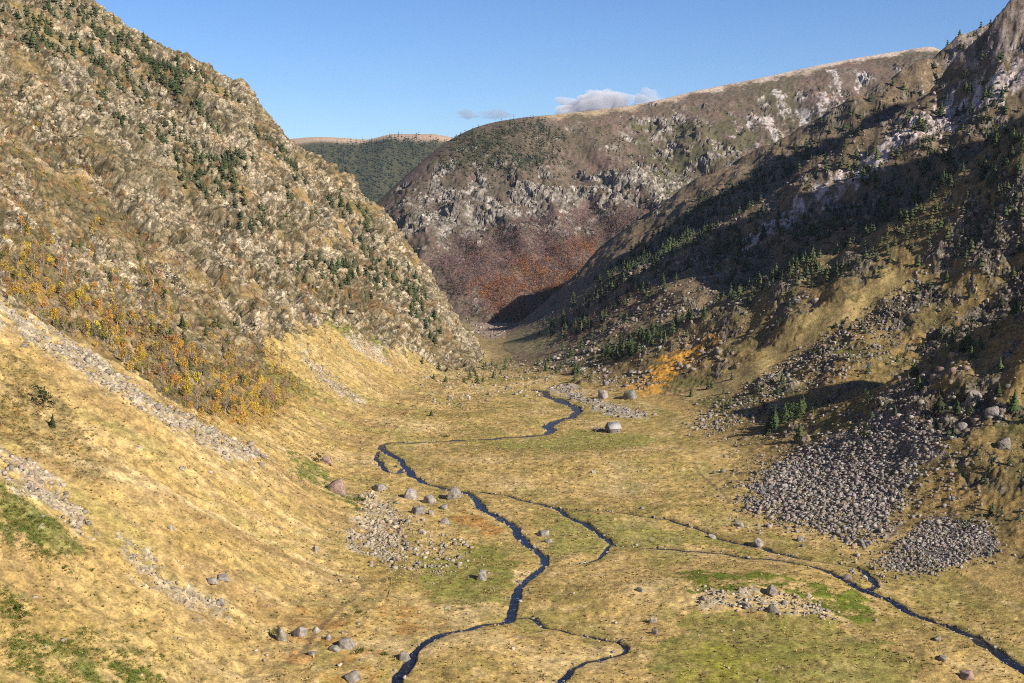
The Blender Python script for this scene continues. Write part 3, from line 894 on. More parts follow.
def cover_material(name, attr='tint', rough=.85, spec=.2, amount=.35, scale=2.0, random_amt=0.0, base=None, bump=0.0, translucent=0.0):
    """base colour from a colour attribute or a constant, broken up by noise and by a random value per object"""
    m, t, b = new_mat(name)
    N, Lk = t.nodes, t.links
    if base is None:
        a = N.new('ShaderNodeAttribute'); a.attribute_name = attr; src = a.outputs['Color']
    else:
        a = N.new('ShaderNodeRGB'); a.outputs[0].default_value = (*base, 1); src = a.outputs[0]
    geo = N.new('ShaderNodeNewGeometry')
    n1 = N.new('ShaderNodeTexNoise'); n1.inputs['Scale'].default_value = scale; n1.inputs['Detail'].default_value = 4
    Lk.new(geo.outputs['Position'], n1.inputs['Vector'])
    r1 = N.new('ShaderNodeMapRange'); r1.inputs[1].default_value = .3; r1.inputs[2].default_value = .7
    r1.inputs[3].default_value = 1 - amount; r1.inputs[4].default_value = 1 + amount
    Lk.new(n1.outputs['Fac'], r1.inputs[0])
    vm = N.new('ShaderNodeVectorMath'); vm.operation = 'SCALE'
    Lk.new(src, vm.inputs[0]); Lk.new(r1.outputs[0], vm.inputs['Scale'])
    out = vm.outputs[0]
    if random_amt:
        oi = N.new('ShaderNodeObjectInfo')
        hs = N.new('ShaderNodeHueSaturation')
        q = N.new('ShaderNodeMapRange'); q.inputs[3].default_value = .5 - .04 * random_amt; q.inputs[4].default_value = .5 + .04 * random_amt
        v = N.new('ShaderNodeMapRange'); v.inputs[3].default_value = 1 - .45 * random_amt; v.inputs[4].default_value = 1 + .45 * random_amt
        wn = N.new('ShaderNodeTexWhiteNoise'); wn.noise_dimensions = '1D'
        Lk.new(oi.outputs['Random'], q.inputs[0]); Lk.new(oi.outputs['Random'], wn.inputs['W']); Lk.new(wn.outputs['Value'], v.inputs[0])
        Lk.new(q.outputs[0], hs.inputs['Hue']); Lk.new(v.outputs[0], hs.inputs['Value']); Lk.new(out, hs.inputs['Color'])
        out = hs.outputs['Color']
    Lk.new(out, b.inputs['Base Color'])
    b.inputs['Roughness'].default_value = rough; b.inputs['Specular IOR Level'].default_value = spec
    if bump:
        bp = N.new('ShaderNodeBump'); bp.inputs['Strength'].default_value = bump; bp.inputs['Distance'].default_value = .3
        Lk.new(n1.outputs['Fac'], bp.inputs['Height']); Lk.new(bp.outputs[0], b.inputs['Normal'])
    return m


M_PINE = cover_material('pine_needles', random_amt=1.0, amount=.4, base=(.05, .068, .022))
M_LEAF = cover_material('leaf_cover', attr='tint', amount=.3)
M_BARK = cover_material('bark', base=(.13, .10, .075), amount=.4, random_amt=.4)
M_BIRCHBARK = cover_material('pale_bark', base=(.30, .25, .20), amount=.4, random_amt=.4)
M_ROCK = cover_material('boulder_stone', base=(.25, .22, .185), amount=.45, scale=.9, random_amt=.5, bump=.7)
M_STONES = cover_material('stones', attr='tint', amount=.3, scale=1.3, bump=.4)

# ------------------------------------------------------------------ mesh helpers
def mesh_from(name, V, Fc, mats, smooth=None, attr=None, colors=None, mat_idx=None, alpha=None):
    """V (n,3), Fc (m,3|4) arrays"""
    me = bpy.data.meshes.new(name)
    V = np.asarray(V, F32); Fc = np.asarray(Fc, np.int32)
    n, m, q = len(V), len(Fc), Fc.shape[1]
    me.vertices.add(n); me.vertices.foreach_set('co', V.ravel())
    me.loops.add(m * q); me.loops.foreach_set('vertex_index', Fc.ravel())
    me.polygons.add(m)
    me.polygons.foreach_set('loop_start', np.arange(0, m * q, q, dtype=np.int32))
    me.polygons.foreach_set('loop_total', np.full(m, q, np.int32))
    if smooth is not None:
        me.polygons.foreach_set('use_smooth', np.broadcast_to(smooth, m).astype(bool))
    if mat_idx is not None:
        me.polygons.foreach_set('material_index', mat_idx.astype(np.int32))
    for mm in (mats if isinstance(mats, (list, tuple)) else [mats]):
        me.materials.append(mm)
    if colors is not None:
        at = me.color_attributes.new(attr, 'FLOAT_COLOR', 'POINT')
        cc = np.ones((n, 4), F32); cc[:, :3] = colors
        if alpha is not None: cc[:, 3] = alpha
        at.data.foreach_set('color', cc.ravel())
    me.update(calc_edges=True)
    me.validate(clean_customdata=False)
    return me


def link(name, me, parent=None, label=None, category=None, group=None, kind=None, loc=(0, 0, 0), rot=(0, 0, 0), scale=(1, 1, 1)):
    o = bpy.data.objects.new(name, me)
    COL.objects.link(o)
    o.location = loc; o.rotation_euler = rot; o.scale = scale
    if parent is not None: o.parent = parent
    for k_, v_ in (('label', label), ('category', category), ('group', group), ('kind', kind)):
        if v_: o[k_] = v_
    return o


# ------------------------------------------------------------------ land objects: one sheet shared out by land form
ii, jj = np.meshgrid(np.arange(nr - 1), np.arange(nt), indexing='ij')
jn = (jj + 1) % nt
quads = np.stack([ii * nt + jj, ii * nt + jn, (ii + 1) * nt + jn, (ii + 1) * nt + jj], -1).reshape(-1, 4)
flab = lab[quads[:, 0]]
VV = np.stack([Xd, Yd, Zd], -1)
for li, (nm, lb) in enumerate([('ground', 'golden valley floor of dry grass and wet meadow cut by streams'), ('hillside', 'sunlit hillside of straw grass below a beige rock crag'),
                               ('hillside', 'dark heath and boulder hillside with long ridge shadows'), ('mountain', 'purple brown mountain with grey crags behind the valley'),
                               ('mountain', 'far blue green wooded mountain with bare grassy rim')]):
    q = quads[flab == li]
    used, inv = np.unique(q.ravel(), return_inverse=True)
    me = mesh_from(nm, VV[used], inv.reshape(-1, 4), M_GROUND, smooth=(rock[q[:, 0]] < .3), attr='cover', colors=col[used], alpha=rsh[used])
    link(nm, me, kind='structure', label=lb)
print('land objects', round(time.time() - T0, 1))

# fast lookup of the finished surface height: polar bilinear in the grid (by undisplaced place)
Zgrid = Zd.reshape(nr, nt); Xgrid = Xd.reshape(nr, nt); Ygrid = Yd.reshape(nr, nt)
labg = lab.reshape(nr, nt); rockg = rock.reshape(nr, nt); watg = water_d.reshape(nr, nt)


def gidx(x, y):
    r = np.hypot(x, y); t_ = np.arctan2(x, y)
    i = np.clip(np.searchsorted(rad, r), 1, nr - 2); j = np.clip(np.searchsorted(th, t_), 1, nt - 2)
    i = i - ((r - rad[i - 1]) < (rad[i] - r)); j = j - ((t_ - th[j - 1]) < (th[j] - t_))
    return i, j


def ground_at(x, y):
    """height of the finished ground at map places -> positions, land form, rockiness, distance to water"""
    x = np.asarray(x, float); y = np.asarray(y, float)
    i, j = gidx(x, y)
    r = np.hypot(x, y); t_ = np.arctan2(x, y)
    i0 = np.clip(np.searchsorted(rad, r) - 1, 0, nr - 2); j0 = np.clip(np.searchsorted(th, t_) - 1, 0, nt - 2)
    u = np.clip((r - rad[i0]) / (rad[i0 + 1] - rad[i0]), 0, 1); v = np.clip((t_ - th[j0]) / (th[j0 + 1] - th[j0]), 0, 1)
    o = 0
    for a_, b_, w_ in ((0, 0, (1 - u) * (1 - v)), (1, 0, u * (1 - v)), (0, 1, (1 - u) * v), (1, 1, u * v)):
        o = o + np.stack([Xgrid[i0 + a_, j0 + b_], Ygrid[i0 + a_, j0 + b_], Zgrid[i0 + a_, j0 + b_]], -1) * w_[:, None]
    return o, labg[i, j], rockg[i, j], watg[i, j]

#@@PART2
# ------------------------------------------------------------------ shapes of trees, bushes and stones
def tube(p0, p1, r0, r1, n=5):
    p0 = np.array(p0, float); p1 = np.array(p1, float)
    a = p1 - p0; a /= np.linalg.norm(a)
    u = np.cross(a, [0.3, 1, 0.1]); u /= np.linalg.norm(u); v = np.cross(a, u)
    t = np.arange(n) * 2 * np.pi / n
    ring = np.cos(t)[:, None] * u + np.sin(t)[:, None] * v
    V = np.concatenate([p0 + ring * r0, p1 + ring * r1])
    i = np.arange(n); j = (i + 1) % n
    return V, np.concatenate([np.stack([i, j, n + j], 1), np.stack([i, n + j, n + i], 1)])


def join(parts):
    V = []; Fc = []; o = 0
    for v, f in parts:
        V.append(v); Fc.append(np.asarray(f) + o); o += len(v)
    return np.concatenate(V), np.concatenate(Fc)


def pine_shape(seed, tiers=7, spikes=9, width=.24):
    """trunk and crown of a mountain pine one unit tall"""
    r = np.random.default_rng(seed)
    lean = r.normal(0, .02, 2)
    trunk = tube((0, 0, -.04), (lean[0], lean[1], .9), .02, .005, 5)
    parts = []
    base = .04 + .07 * r.random()
    for k_ in range(tiers):
        f = k_ / (tiers - 1)
        z0 = base + (1 - base) * (f ** .92) * .88
        R = width * (1 - f) ** .8 * r.uniform(.78, 1.15) + .025
        h = (.26 - .10 * f) * r.uniform(.85, 1.15)
        n = spikes * 2
        t = np.arange(n) * 2 * np.pi / n + r.random() * 6
        rr = R * np.where(np.arange(n) % 2 == 0, r.uniform(.72, 1.22, n), r.uniform(.38, .62, n))
        off = r.normal(0, .018, 2) + lean * f
        ring = np.stack([np.cos(t) * rr + off[0], np.sin(t) * rr + off[1], z0 - .25 * rr * r.uniform(.2, 1.6, n)], 1)
        apex = np.array([[off[0], off[1], min(z0 + h, 1.0 + .02 * k_)]])
        v = np.concatenate([apex, ring]); i = np.arange(n)
        parts.append((v, np.stack([i * 0, 1 + i, 1 + (i + 1) % n], 1)))
    return trunk, join(parts)


def leaf_cards(r, centers, radii, count, size):
    """small leaf clumps spread through a set of lobes"""
    w = radii.prod(1) ** .7; w /= w.sum()
    k_ = r.choice(len(centers), count, p=w)
    d = r.normal(size=(count, 3)); d /= np.linalg.norm(d, axis=1, keepdims=True)
    p = centers[k_] + d * radii[k_] * (r.random(count) ** .45)[:, None]
    a = r.normal(size=(count, 3)); a /= np.linalg.norm(a, axis=1, keepdims=True)
    b = np.cross(a, r.normal(size=(count, 3))); b /= np.linalg.norm(b, axis=1, keepdims=True)
    s_ = size * r.uniform(.6, 1.4, count)[:, None]
    V = np.stack([p - a * s_ - b * s_ * .6, p + a * s_ - b * s_ * .5, p + a * s_ * .3 + b * s_], 1).reshape(-1, 3)
    return V, np.arange(count * 3).reshape(-1, 3)


def birch_shape(seed, leaves=230, bare=False):
    r = np.random.default_rng(seed)
    h = .42
    tr = [tube((0, 0, -.05), (.02, 0, h), .03, .02), tube((.02, 0, h), (r.normal(0, .03), r.normal(0, .03), .93), .02, .004)]
    nb = 9 if bare else 6
    for k_ in range(nb):
        z = r.uniform(.28, .75); a = r.random() * 6.28; L = r.uniform(.18, .34) * (1.1 - z * .6)
        e = (math.cos(a) * L, math.sin(a) * L, z + L * r.uniform(.7, 1.4))
        tr.append(tube((.015, 0, z), e, .011, .002, 3))
        if bare:
            for q in range(7):
                f = r.uniform(.3, 1); m = np.array([.015, 0, z]) * (1 - f) + np.array(e) * f
                tr.append(tube(m, m + r.normal(0, .055, 3) + [0, 0, .10], .006, .002, 3))
    nl = r.integers(6, 9)
    c = np.stack([r.normal(0, .12, nl), r.normal(0, .12, nl), r.uniform(.34, .86, nl)], 1)
    c[:, :2] *= (1.25 - c[:, 2:3])
    rad_ = r.uniform(.10, .19, (nl, 1)) * np.array([[1, 1, 1.15]]) * np.ones((nl, 3))
    return join(tr), leaf_cards(r, c, rad_, leaves, .032)


def ico(sub):
    import bmesh
    bm = bmesh.new(); bmesh.ops.create_icosphere(bm, subdivisions=sub, radius=1.0)
    V = np.array([v.co[:] for v in bm.verts]); Fc = np.array([[v.index for v in f.verts] for f in bm.faces]); bm.free()
    return V, Fc


ICO = {k_: ico(k_) for k_ in (1, 2, 3, 4)}


def stone_shape(seed, sub=3, planes=13, rough=.05):
    """a block cut by random joints, a little worn"""
    r = np.random.default_rng(seed)
    V, Fc = ICO[sub]
    n = r.normal(size=(planes, 3)); n /= np.linalg.norm(n, axis=1, keepdims=True)
    d = r.uniform(.55, 1.0, planes)
    q = V @ n.T
    rr = np.min(np.where(q > .08, d / np.maximum(q, .08), 9), 1)
    rr = np.minimum(rr, 1.35)
    rr = rr * (1 + rough * fbm3((V[:, 0] * 2.2 + seed).astype(F32), (V[:, 1] * 2.2).astype(F32), (V[:, 2] * 2.2).astype(F32), 4, seed))
    return V * rr[:, None], Fc


def bush_shape(seed, cards=260):
    r = np.random.default_rng(seed)
    nl = 9
    c = np.stack([r.normal(0, .5, nl), r.normal(0, .5, nl), r.uniform(.1, .45, nl)], 1)
    rad_ = r.uniform(.28, .5, (nl, 3)); rad_[:, 2] *= .8
    return leaf_cards(r, c, rad_, cards, .10)


def replicate(shape, pos, size, rot, tint, zs=None):
    """many copies of one shape in one mesh: vertices, faces, colours"""
    V, Fc = shape
    n = len(pos); m = len(V)
    c, s_ = np.cos(rot), np.sin(rot)
    x = V[None, :, 0] * c[:, None] - V[None, :, 1] * s_[:, None]
    y = V[None, :, 0] * s_[:, None] + V[None, :, 1] * c[:, None]
    z = np.broadcast_to(V[None, :, 2], x.shape)
    out = np.stack([x, y, z * (1 if zs is None else zs[:, None])], -1) * size[:, None, None] + pos[:, None, :]
    F_ = Fc[None] + (np.arange(n) * m)[:, None, None]
    return out.reshape(-1, 3), F_.reshape(-1, 3), np.repeat(tint, m, 0)


def scatter_in(poly, n, seed, ok=None):
    """n random map places inside an outline, standing on the finished ground"""
    r = np.random.default_rng(seed)
    lo = poly.min(0); hi = poly.max(0); got = []
    tot = 0
    for _ in range(60):
        p = lo + (hi - lo) * r.random((max(200, n * 2), 2))
        p = p[inside(poly, p[:, 0], p[:, 1])]
        if ok is not None and len(p):
            p = p[ok(p[:, 0], p[:, 1])]
        got.append(p); tot += len(p)
        if tot >= n: break
    p = np.concatenate(got)[:n]
    sp = .02 * np.hypot(*(hi - lo)) ** .8 + .003 * np.hypot(p[:, 0], p[:, 1])
    if len(p): p = p + r.normal(0, 1, p.shape) * sp[:, None]
    if not len(p): return np.zeros((0, 3)), np.zeros(0, int)
    g, lb, rk_, wd = ground_at(p[:, 0], p[:, 1])
    keep = wd > 1.2
    return g[keep], lb[keep]


veggrid = vegm.reshape(nr, nt)


def veg_ok(x, y):
    return veggrid[gidx(x, y)] > .35


def clump(scale, thr, seed):
    return lambda x, y: fbm2(x / scale, y / scale, 3, seed) > thr


# ------------------------------------------------------------------ pines
PINES = []          # (position, height, place key)
def pines(key, pixels, n, hmin, hmax, seed, ok=None, hill=None):
    g, lb = scatter_in(zone(pixels), n, seed, ok)
    if hill is not None: g = g[lb == hill]
    r = np.random.default_rng(seed + 1)
    for p in g:
        PINES.append((p, r.uniform(hmin, hmax), key))


pines('crest', [(70, 2), (90, 8), (170, 60), (240, 98), (248, 112), (200, 92), (150, 70), (100, 34), (60, 8)], 90, 4, 6.5, 901, None, 1)
pines('crest', [(45, 2), (75, 6), (135, 58), (125, 66), (90, 40), (52, 16)], 40, 4, 6.5, 902, None, 1)
pines('crag', [(140, 55), (172, 70), (250, 160), (248, 172), (222, 170), (200, 110), (160, 82)], 130, 4, 6.5, 903, veg_ok, 1)
pines('crag', [(0, 5), (50, 5), (150, 90), (230, 175), (300, 240), (420, 300), (380, 300), (300, 282), (250, 250), (170, 168), (100, 110), (50, 60), (0, 45)], 330, 3.2, 6.2, 904, veg_ok, 1)
pines('crag', [(250, 120), (290, 160), (378, 225), (425, 290), (400, 290), (340, 240), (260, 180)], 150, 3.2, 6, 905, veg_ok, 1)
pines('ledge', [(318, 258), (346, 264), (386, 280), (382, 292), (350, 284), (316, 272)], 44, 4.5, 7.5, 906, None, 1)
pines('ledge', [(395, 285), (430, 300), (450, 340), (436, 345), (400, 310)], 34, 4, 7, 907, None, 1)
pines('gap', [(424, 362), (470, 360), (508, 362), (508, 380), (470, 385), (430, 384)], 24, 3, 5.5, 908)
pines('slope', [(20, 250), (150, 255), (250, 330), (290, 400), (200, 400), (60, 300)], 34, 4, 6.5, 909, None, 1)
pines('rib', [(752, 436), (800, 414), (806, 420), (770, 440)], 9, 6.5, 9, 910, None, 2)
pines('rib', [(930, 330), (1000, 318), (1022, 330), (1010, 352), (940, 350)], 16, 5, 8, 911, None, 2)
pines('rib', [(975, 280), (1024, 275), (1024, 320), (985, 320)], 20, 5, 8, 912, None, 2)
pines('rib', [(880, 340), (1020, 345), (1020, 420), (930, 420), (880, 400)], 30, 4, 7, 913, None, 2)
pines('wood_edge', [(600, 352), (640, 330), (692, 318), (700, 330), (650, 350), (612, 364)], 60, 5, 8, 914, None, 2)
pines('wood_edge', [(515, 372), (560, 350), (600, 340), (620, 360), (570, 388), (530, 380)], 40, 4, 7, 915, None, 2)
pines('high', [(850, 195), (930, 168), (1020, 110), (1024, 150), (940, 200), (860, 232), (800, 255), (790, 240)], 110, 5, 8.5, 916, clump(30, -.1, 8), 2)
pines('high', [(690, 250), (780, 200), (900, 130), (1000, 60), (1020, 90), (900, 160), (800, 225), (710, 265)], 80, 5, 8.5, 917, clump(30, -.1, 9), 2)
pines('high', [(620, 262), (700, 200), (800, 145), (900, 85), (935, 62), (930, 90), (830, 150), (720, 220), (640, 275)], 240, 5, 9, 918, None, 2)
pines('high', [(940, 60), (985, 15), (1024, 5), (1024, 30), (970, 75), (940, 85)], 45, 5, 9, 919, None, 2)
pines('high', [(540, 330), (600, 270), (700, 230), (760, 230), (740, 290), (640, 320), (560, 345)], 170, 4, 7.5, 920, clump(35, -.1, 10), 2)
pines('heath', [(700, 350), (860, 270), (1000, 250), (1020, 400), (900, 440), (760, 440), (690, 410)], 60, 3, 6, 921, clump(30, .05, 12), 2)
pines('heath', [(930, 430), (1024, 400), (1024, 540), (960, 520)], 14, 3, 5, 922, None, 2)
# single ones that stand out in the picture
SOLO = [((43, 408), 7.5, 'dark green bushy pine alone on the straw grass of the left hillside'),
        ((52, 428), 4.5, 'small dark pine on the grassy left hillside just below the bigger lone pine'),
        ((431, 417), 4.0, 'lone round pine on pale grass at the foot of the rocky left spur'),
        ((214, 330), 6.5, 'dark pine standing among golden birches near the middle of the birch band'),
        ((92, 336), 6.0, 'narrow dark pine rising out of orange birches at the left'),
        ((800, 440), 9.0, 'tallest sunlit pine at the lower end of the shadowed rib on the right slope'),
        ((868, 405), 7.5, 'slim pine sticking out of the long shadow above the grey scree'),
        ((957, 412), 7.0, 'upright pine beside pale boulders above the scree on the right'),
        ((997, 395), 7.0, 'pine by the right edge among dark crags above the scree'),
        ((318, 462), 4.5, 'dark green pine bush on the green patch above the reddish boulder'),
        ((330, 466), 3.5, 'low dark pine bush touching the reddish boulder from above')]
r_ = np.random.default_rng(77)
def round_pine(seed):
    """an older mountain pine: several rounded boughs around a bent stem"""
    r = np.random.default_rng(seed)
    tr = [tube((0, 0, -.04), (.03, .02, .5), .03, .02), tube((.03, .02, .5), (r.normal(0, .05), r.normal(0, .05), .92), .02, .006)]
    nl = 9; c = np.stack([r.normal(0, .15, nl), r.normal(0, .15, nl), np.linspace(.22, .88, nl)], 1)
    c[:, :2] *= (1.35 - c[:, 2:3])
    return join(tr), leaf_cards(r, c, r.uniform(.10, .2, (nl, 3)) * [1.1, 1.1, .75], 240, .042)


SHAPES_P = [pine_shape(40 + k_, tiers=7 if k_ % 2 else 6, spikes=8 + k_ % 3, width=.25 + .045 * (k_ % 4)) if k_ % 3 else round_pine(90 + k_) for k_ in range(6)]
crown_m = [mesh_from('pine_crown', *c_, M_PINE) for t_, c_ in SHAPES_P]
trunk_m = [mesh_from('pine_trunk', *t_, M_BARK) for t_, c_ in SHAPES_P]
whole_m = []
for t_, c_ in SHAPES_P:
    v_, f_ = join([t_, c_])
    whole_m.append(mesh_from('pine_whole', v_, f_, [M_BARK, M_PINE], mat_idx=np.r_[np.zeros(len(t_[1])), np.ones(len(c_[1]))]))


def put_tree(name, whole, trunk, crown, pos, h, wide, label, cat, group, parts):
    rz = r_.random() * 6.28
    if parts:
        e = link(name, None, None, label, cat, group, None, tuple(pos - [0, 0, .02 * h]), (0, 0, rz), (h * wide, h * wide, h))
        link('trunk', trunk, e); link('crown', crown, e)
    else:
        link(name, whole, None, label, cat, group, None, tuple(pos - [0, 0, .02 * h]), (0, 0, rz), (h * wide, h * wide, h))


PLACE = {
    'crest': ('small dark pine on the skyline crest of the rocky left hillside', 'pines along the crest of the left hillside'),
    'crag': ('small dark pine clinging to the beige crag of the left hillside', 'pines on the crag of the left hillside'),
    'ledge': ('dark pine in a tight clump on a ledge low on the left spur', 'pines on the ledges of the left spur'),
    'gap': ('dark pine on the stony foot of the left spur where the valley narrows', 'pines where the valley narrows'),
    'slope': ('dark pine scattered among the autumn birches of the left hillside', 'pines among the birches'),
    'rib': ('green pine on the craggy sunlit rib at the right above the scree', 'pines on the near rib of the right slope'),
    'wood_edge': ('dark pine in the dense strip above the orange grass beyond the hut', 'pines above the orange grass'),
    'high': ('pine on the long shadowed ridges of the upper right slope', 'pines on the upper right slope'),
    'heath': ('little pine scattered over the brown boulder heath of the right slope', 'pines scattered over the right heath'),
}
for k_, ((px, py), h, lb_) in enumerate(SOLO):
    p = sight([(px, py)])[0]; g, *_ = ground_at(p[0:1], p[1:2])
    put_tree('pine_tree', None, trunk_m[k_ % 6], crown_m[k_ % 6], g[0], h, 1.25 if 'bush' in lb_ or 'round' in lb_ else 1.0, lb_, 'tree', None, True)
big_ = np.array([h / np.linalg.norm(p - CAM) for p, h, k_ in PINES])
order = np.argsort(-big_)
N_SOLO = 285
for n_, q in enumerate(order[:N_SOLO]):
    p, h, key = PINES[q]; h = h * r_.uniform(.85, 1.5); k_ = int(r_.integers(0, 6))
    put_tree('pine_tree', whole_m[k_], trunk_m[k_], crown_m[k_], p, h, r_.uniform(.75, 1.3), PLACE[key][0], 'tree', PLACE[key][1], n_ < 150)
SMALL_P = [join(pine_shape(60 + k_, tiers=4, spikes=6, width=.29 + .03 * k_)) for k_ in range(4)]


def mass(name, items, shapes, base, var_, label, group=None, mat=None, zs=None, sink=0.0):
    """one object of kind stuff: items = (n,4) x y z size"""
    items = np.array(items, float)
    if not len(items): return
    items[:, 2] -= sink * items[:, 3]
    r = np.random.default_rng(len(items))
    which = r.integers(0, len(shapes), len(items)); Vs = []; Fs = []; Cs = []; o = 0
    base = np.atleast_2d(np.asarray(base, float))
    for k_ in range(len(shapes)):
        it = items[which == k_]
        if not len(it): continue
        t = base[r.integers(0, len(base), len(it))] * (1 + var_ * r.uniform(-1, 1, (len(it), 1))) * (1 + .25 * var_ * r.uniform(-1, 1, (len(it), 3)))
        v, f, c_ = replicate(shapes[k_], it[:, :3], it[:, 3], r.random(len(it)) * 6.28, t, r.uniform(.8, 1.15, len(it)) if zs is None else r.uniform(zs[0], zs[1], len(it)))
        Vs.append(v); Fs.append(f + o); Cs.append(c_); o += len(v)
    me = mesh_from(name, np.concatenate(Vs), np.concatenate(Fs), mat or M_LEAF, attr='tint', colors=np.concatenate(Cs))
    return link(name, me, kind='stuff', label=label)


rest = [np.r_[PINES[q][0], PINES[q][1]] for q in order[N_SOLO:]]
mass('pine_wood', rest, [(v_ * 1.25, f_) for v_, f_ in SMALL_P], [(.05, .066, .024), (.042, .058, .022), (.06, .07, .03)], .3, 'far small pines dotted over both valley sides')
print('pines', len(PINES), round(time.time() - T0, 1))

# ------------------------------------------------------------------ birches and other leafy trees of the left hillside
BIRCH_KIND = {  # kind: crown albedo, leaves, bare, words
    'golden': ((.55, .36, .03), 280, False), 'orange': ((.48, .255, .045), 260, False), 'rusty': ((.30, .155, .06), 170, False),
    'olive': ((.20, .175, .035), 220, False), 'bare': ((.24, .165, .115), 60, True)}
BM = {}
for n_, (kd, (cc_, lv, br)) in enumerate(BIRCH_KIND.items()):
    mt = cover_material(kd + '_leaves', base=cc_, amount=.3, random_amt=.6)
    for v_ in range(3):
        t_, c_ = birch_shape(200 + 10 * n_ + v_, lv, br)
        w_, f_ = join([t_, c_])
        BM[kd, v_] = (mesh_from('birch_whole', w_, f_, [M_BIRCHBARK, mt], mat_idx=np.r_[np.zeros(len(t_[1])), np.ones(len(c_[1]))]),
                      mesh_from('birch_trunk', *t_, M_BIRCHBARK), mesh_from('birch_crown', *c_, mt))
BIRCH = []


def birches(key, poly, n, hmin, hmax, seed, kinds, wts, ok=None, hill=1):
    g, lb = scatter_in(poly, n, seed, ok)
    g = g[lb == hill]
    r = np.random.default_rng(seed + 1)
    kk = r.choice(kinds, len(g), p=np.array(wts) / sum(wts))
    for p, k_ in zip(g, kk):
        BIRCH.append((p, r.uniform(hmin, hmax), k_, key))


birches('band', Z['golden'], 480, 4.0, 7.4, 951, ['golden', 'orange', 'rusty', 'bare', 'olive'], [5, 2.8, 2.6, 3.4, 2.4])
birches('band', Z['forest'], 1000, 3.6, 6.8, 952, ['golden', 'orange', 'rusty', 'bare', 'olive'], [2.2, 1.4, 3, 4, 3.2], clump(20, -.25, 30))
birches('band', zone([(150, 370), (210, 405), (250, 425), (240, 440), (195, 420), (150, 388)]), 30, 3.5, 5.5, 953, ['golden', 'orange', 'olive'], [4, 2, 1])
birches('spur', Z['sparse'], 220, 3.2, 5.6, 954, ['bare', 'rusty', 'orange', 'golden', 'olive'], [5, 4, 1, .6, 1])
birches('spur', zone([(230, 180), (330, 265), (350, 300), (300, 292), (240, 240)]), 60, 2.6, 4.5, 955, ['bare', 'rusty', 'olive'], [3, 3, 2], clump(16, 0, 31))
birches('spur', zone([(215, 285), (300, 270), (420, 335), (440, 352), (340, 335), (300, 390)]), 130, 3, 5.6, 958, ['golden', 'orange', 'rusty', 'bare', 'olive'], [2, 1, 3, 3, 3], clump(14, -.1, 39))
birches('band', zone([(0, 60), (60, 120), (110, 190), (60, 170), (0, 115)]), 70, 3, 5.5, 959, ['golden', 'orange', 'rusty', 'olive'], [2, 1, 3, 3], clump(14, -.1, 40))
birches('hollow', zone([(258, 355), (292, 375), (292, 402), (262, 398)]), 36, 3, 5, 956, ['bare', 'rusty', 'orange', 'golden'], [4, 3, 2, 1])
birches('near', zone([(0, 385), (30, 392), (48, 420), (20, 432), (0, 430)]), 44, 2, 3.4, 957, ['bare', 'rusty', 'olive', 'orange'], [3, 3, 3, 1])
BW = {'golden': 'golden yellow birch', 'orange': 'orange leaved birch', 'rusty': 'rusty brown half bare birch', 'olive': 'dull olive green birch', 'bare': 'grey brown leafless birch'}
BP = {'band': ('in the autumn wood across the left hillside', 'of the wood on the left hillside'), 'spur': ('on the rocky spur left of the narrow valley end', 'on the left spur'),
      'hollow': ('in the small copse on the straw slope below the birch wood', 'in the copse on the straw slope'), 'near': ('low on the heathy left edge above the straw slope', 'on the heathy left edge')}
big_ = np.array([h / np.linalg.norm(p - CAM) for p, h, k_, q in BIRCH])
order = np.argsort(-big_)
for n_, q in enumerate(order[:295]):
    p, h, kd, key = BIRCH[q]; v_ = int(r_.integers(0, 3))
    wm, tm, cm_ = BM[kd, v_]
    put_tree('birch_tree', wm, tm, cm_, p, h, r_.uniform(.85, 1.25), BW[kd] + ' ' + BP[key][0], 'tree', BW[kd] + 'es ' + BP[key][1], True)
SMALL_B = [birch_shape(260 + k_, 90)[1] for k_ in range(3)]
SMALL_BARE = [join(birch_shape(270 + k_, 26, True)) for k_ in range(2)]
for nm, kinds, sh, lb_ in (('birch_wood', ('golden', 'orange', 'olive', 'rusty'), SMALL_B, 'smaller autumn birches thinning out up the left hillside'),
                           ('leafless_wood', ('bare',), SMALL_BARE, 'smaller grey leafless birches on the left hillside')):
    for kd in kinds:
        it = [np.r_[BIRCH[q][0], BIRCH[q][1]] for q in order[295:] if BIRCH[q][2] == kd]
        mass(nm, it, sh, BIRCH_KIND[kd][0], .3, BW[kd].replace('birch', 'birches') + (' thinning out up the left hillside' if kd != 'bare' else ' thinning out up the rocky hillside'))
print('birches', len(BIRCH), round(time.time() - T0, 1))

# ------------------------------------------------------------------ far woods
def far_wood(name, poly, n, hmin, hmax, seed, shapes, base, label, hill, ok=None, var_=.3, extra=None):
    g, lb = scatter_in(poly, n, seed, ok)
    g = g[lb == hill]
    r = np.random.default_rng(seed + 2)
    it = np.concatenate([g, r.uniform(hmin, hmax, (len(g), 1))], 1)
    if extra is not None: it = np.concatenate([it, extra])
    mass(name, it, shapes, base, var_, label)


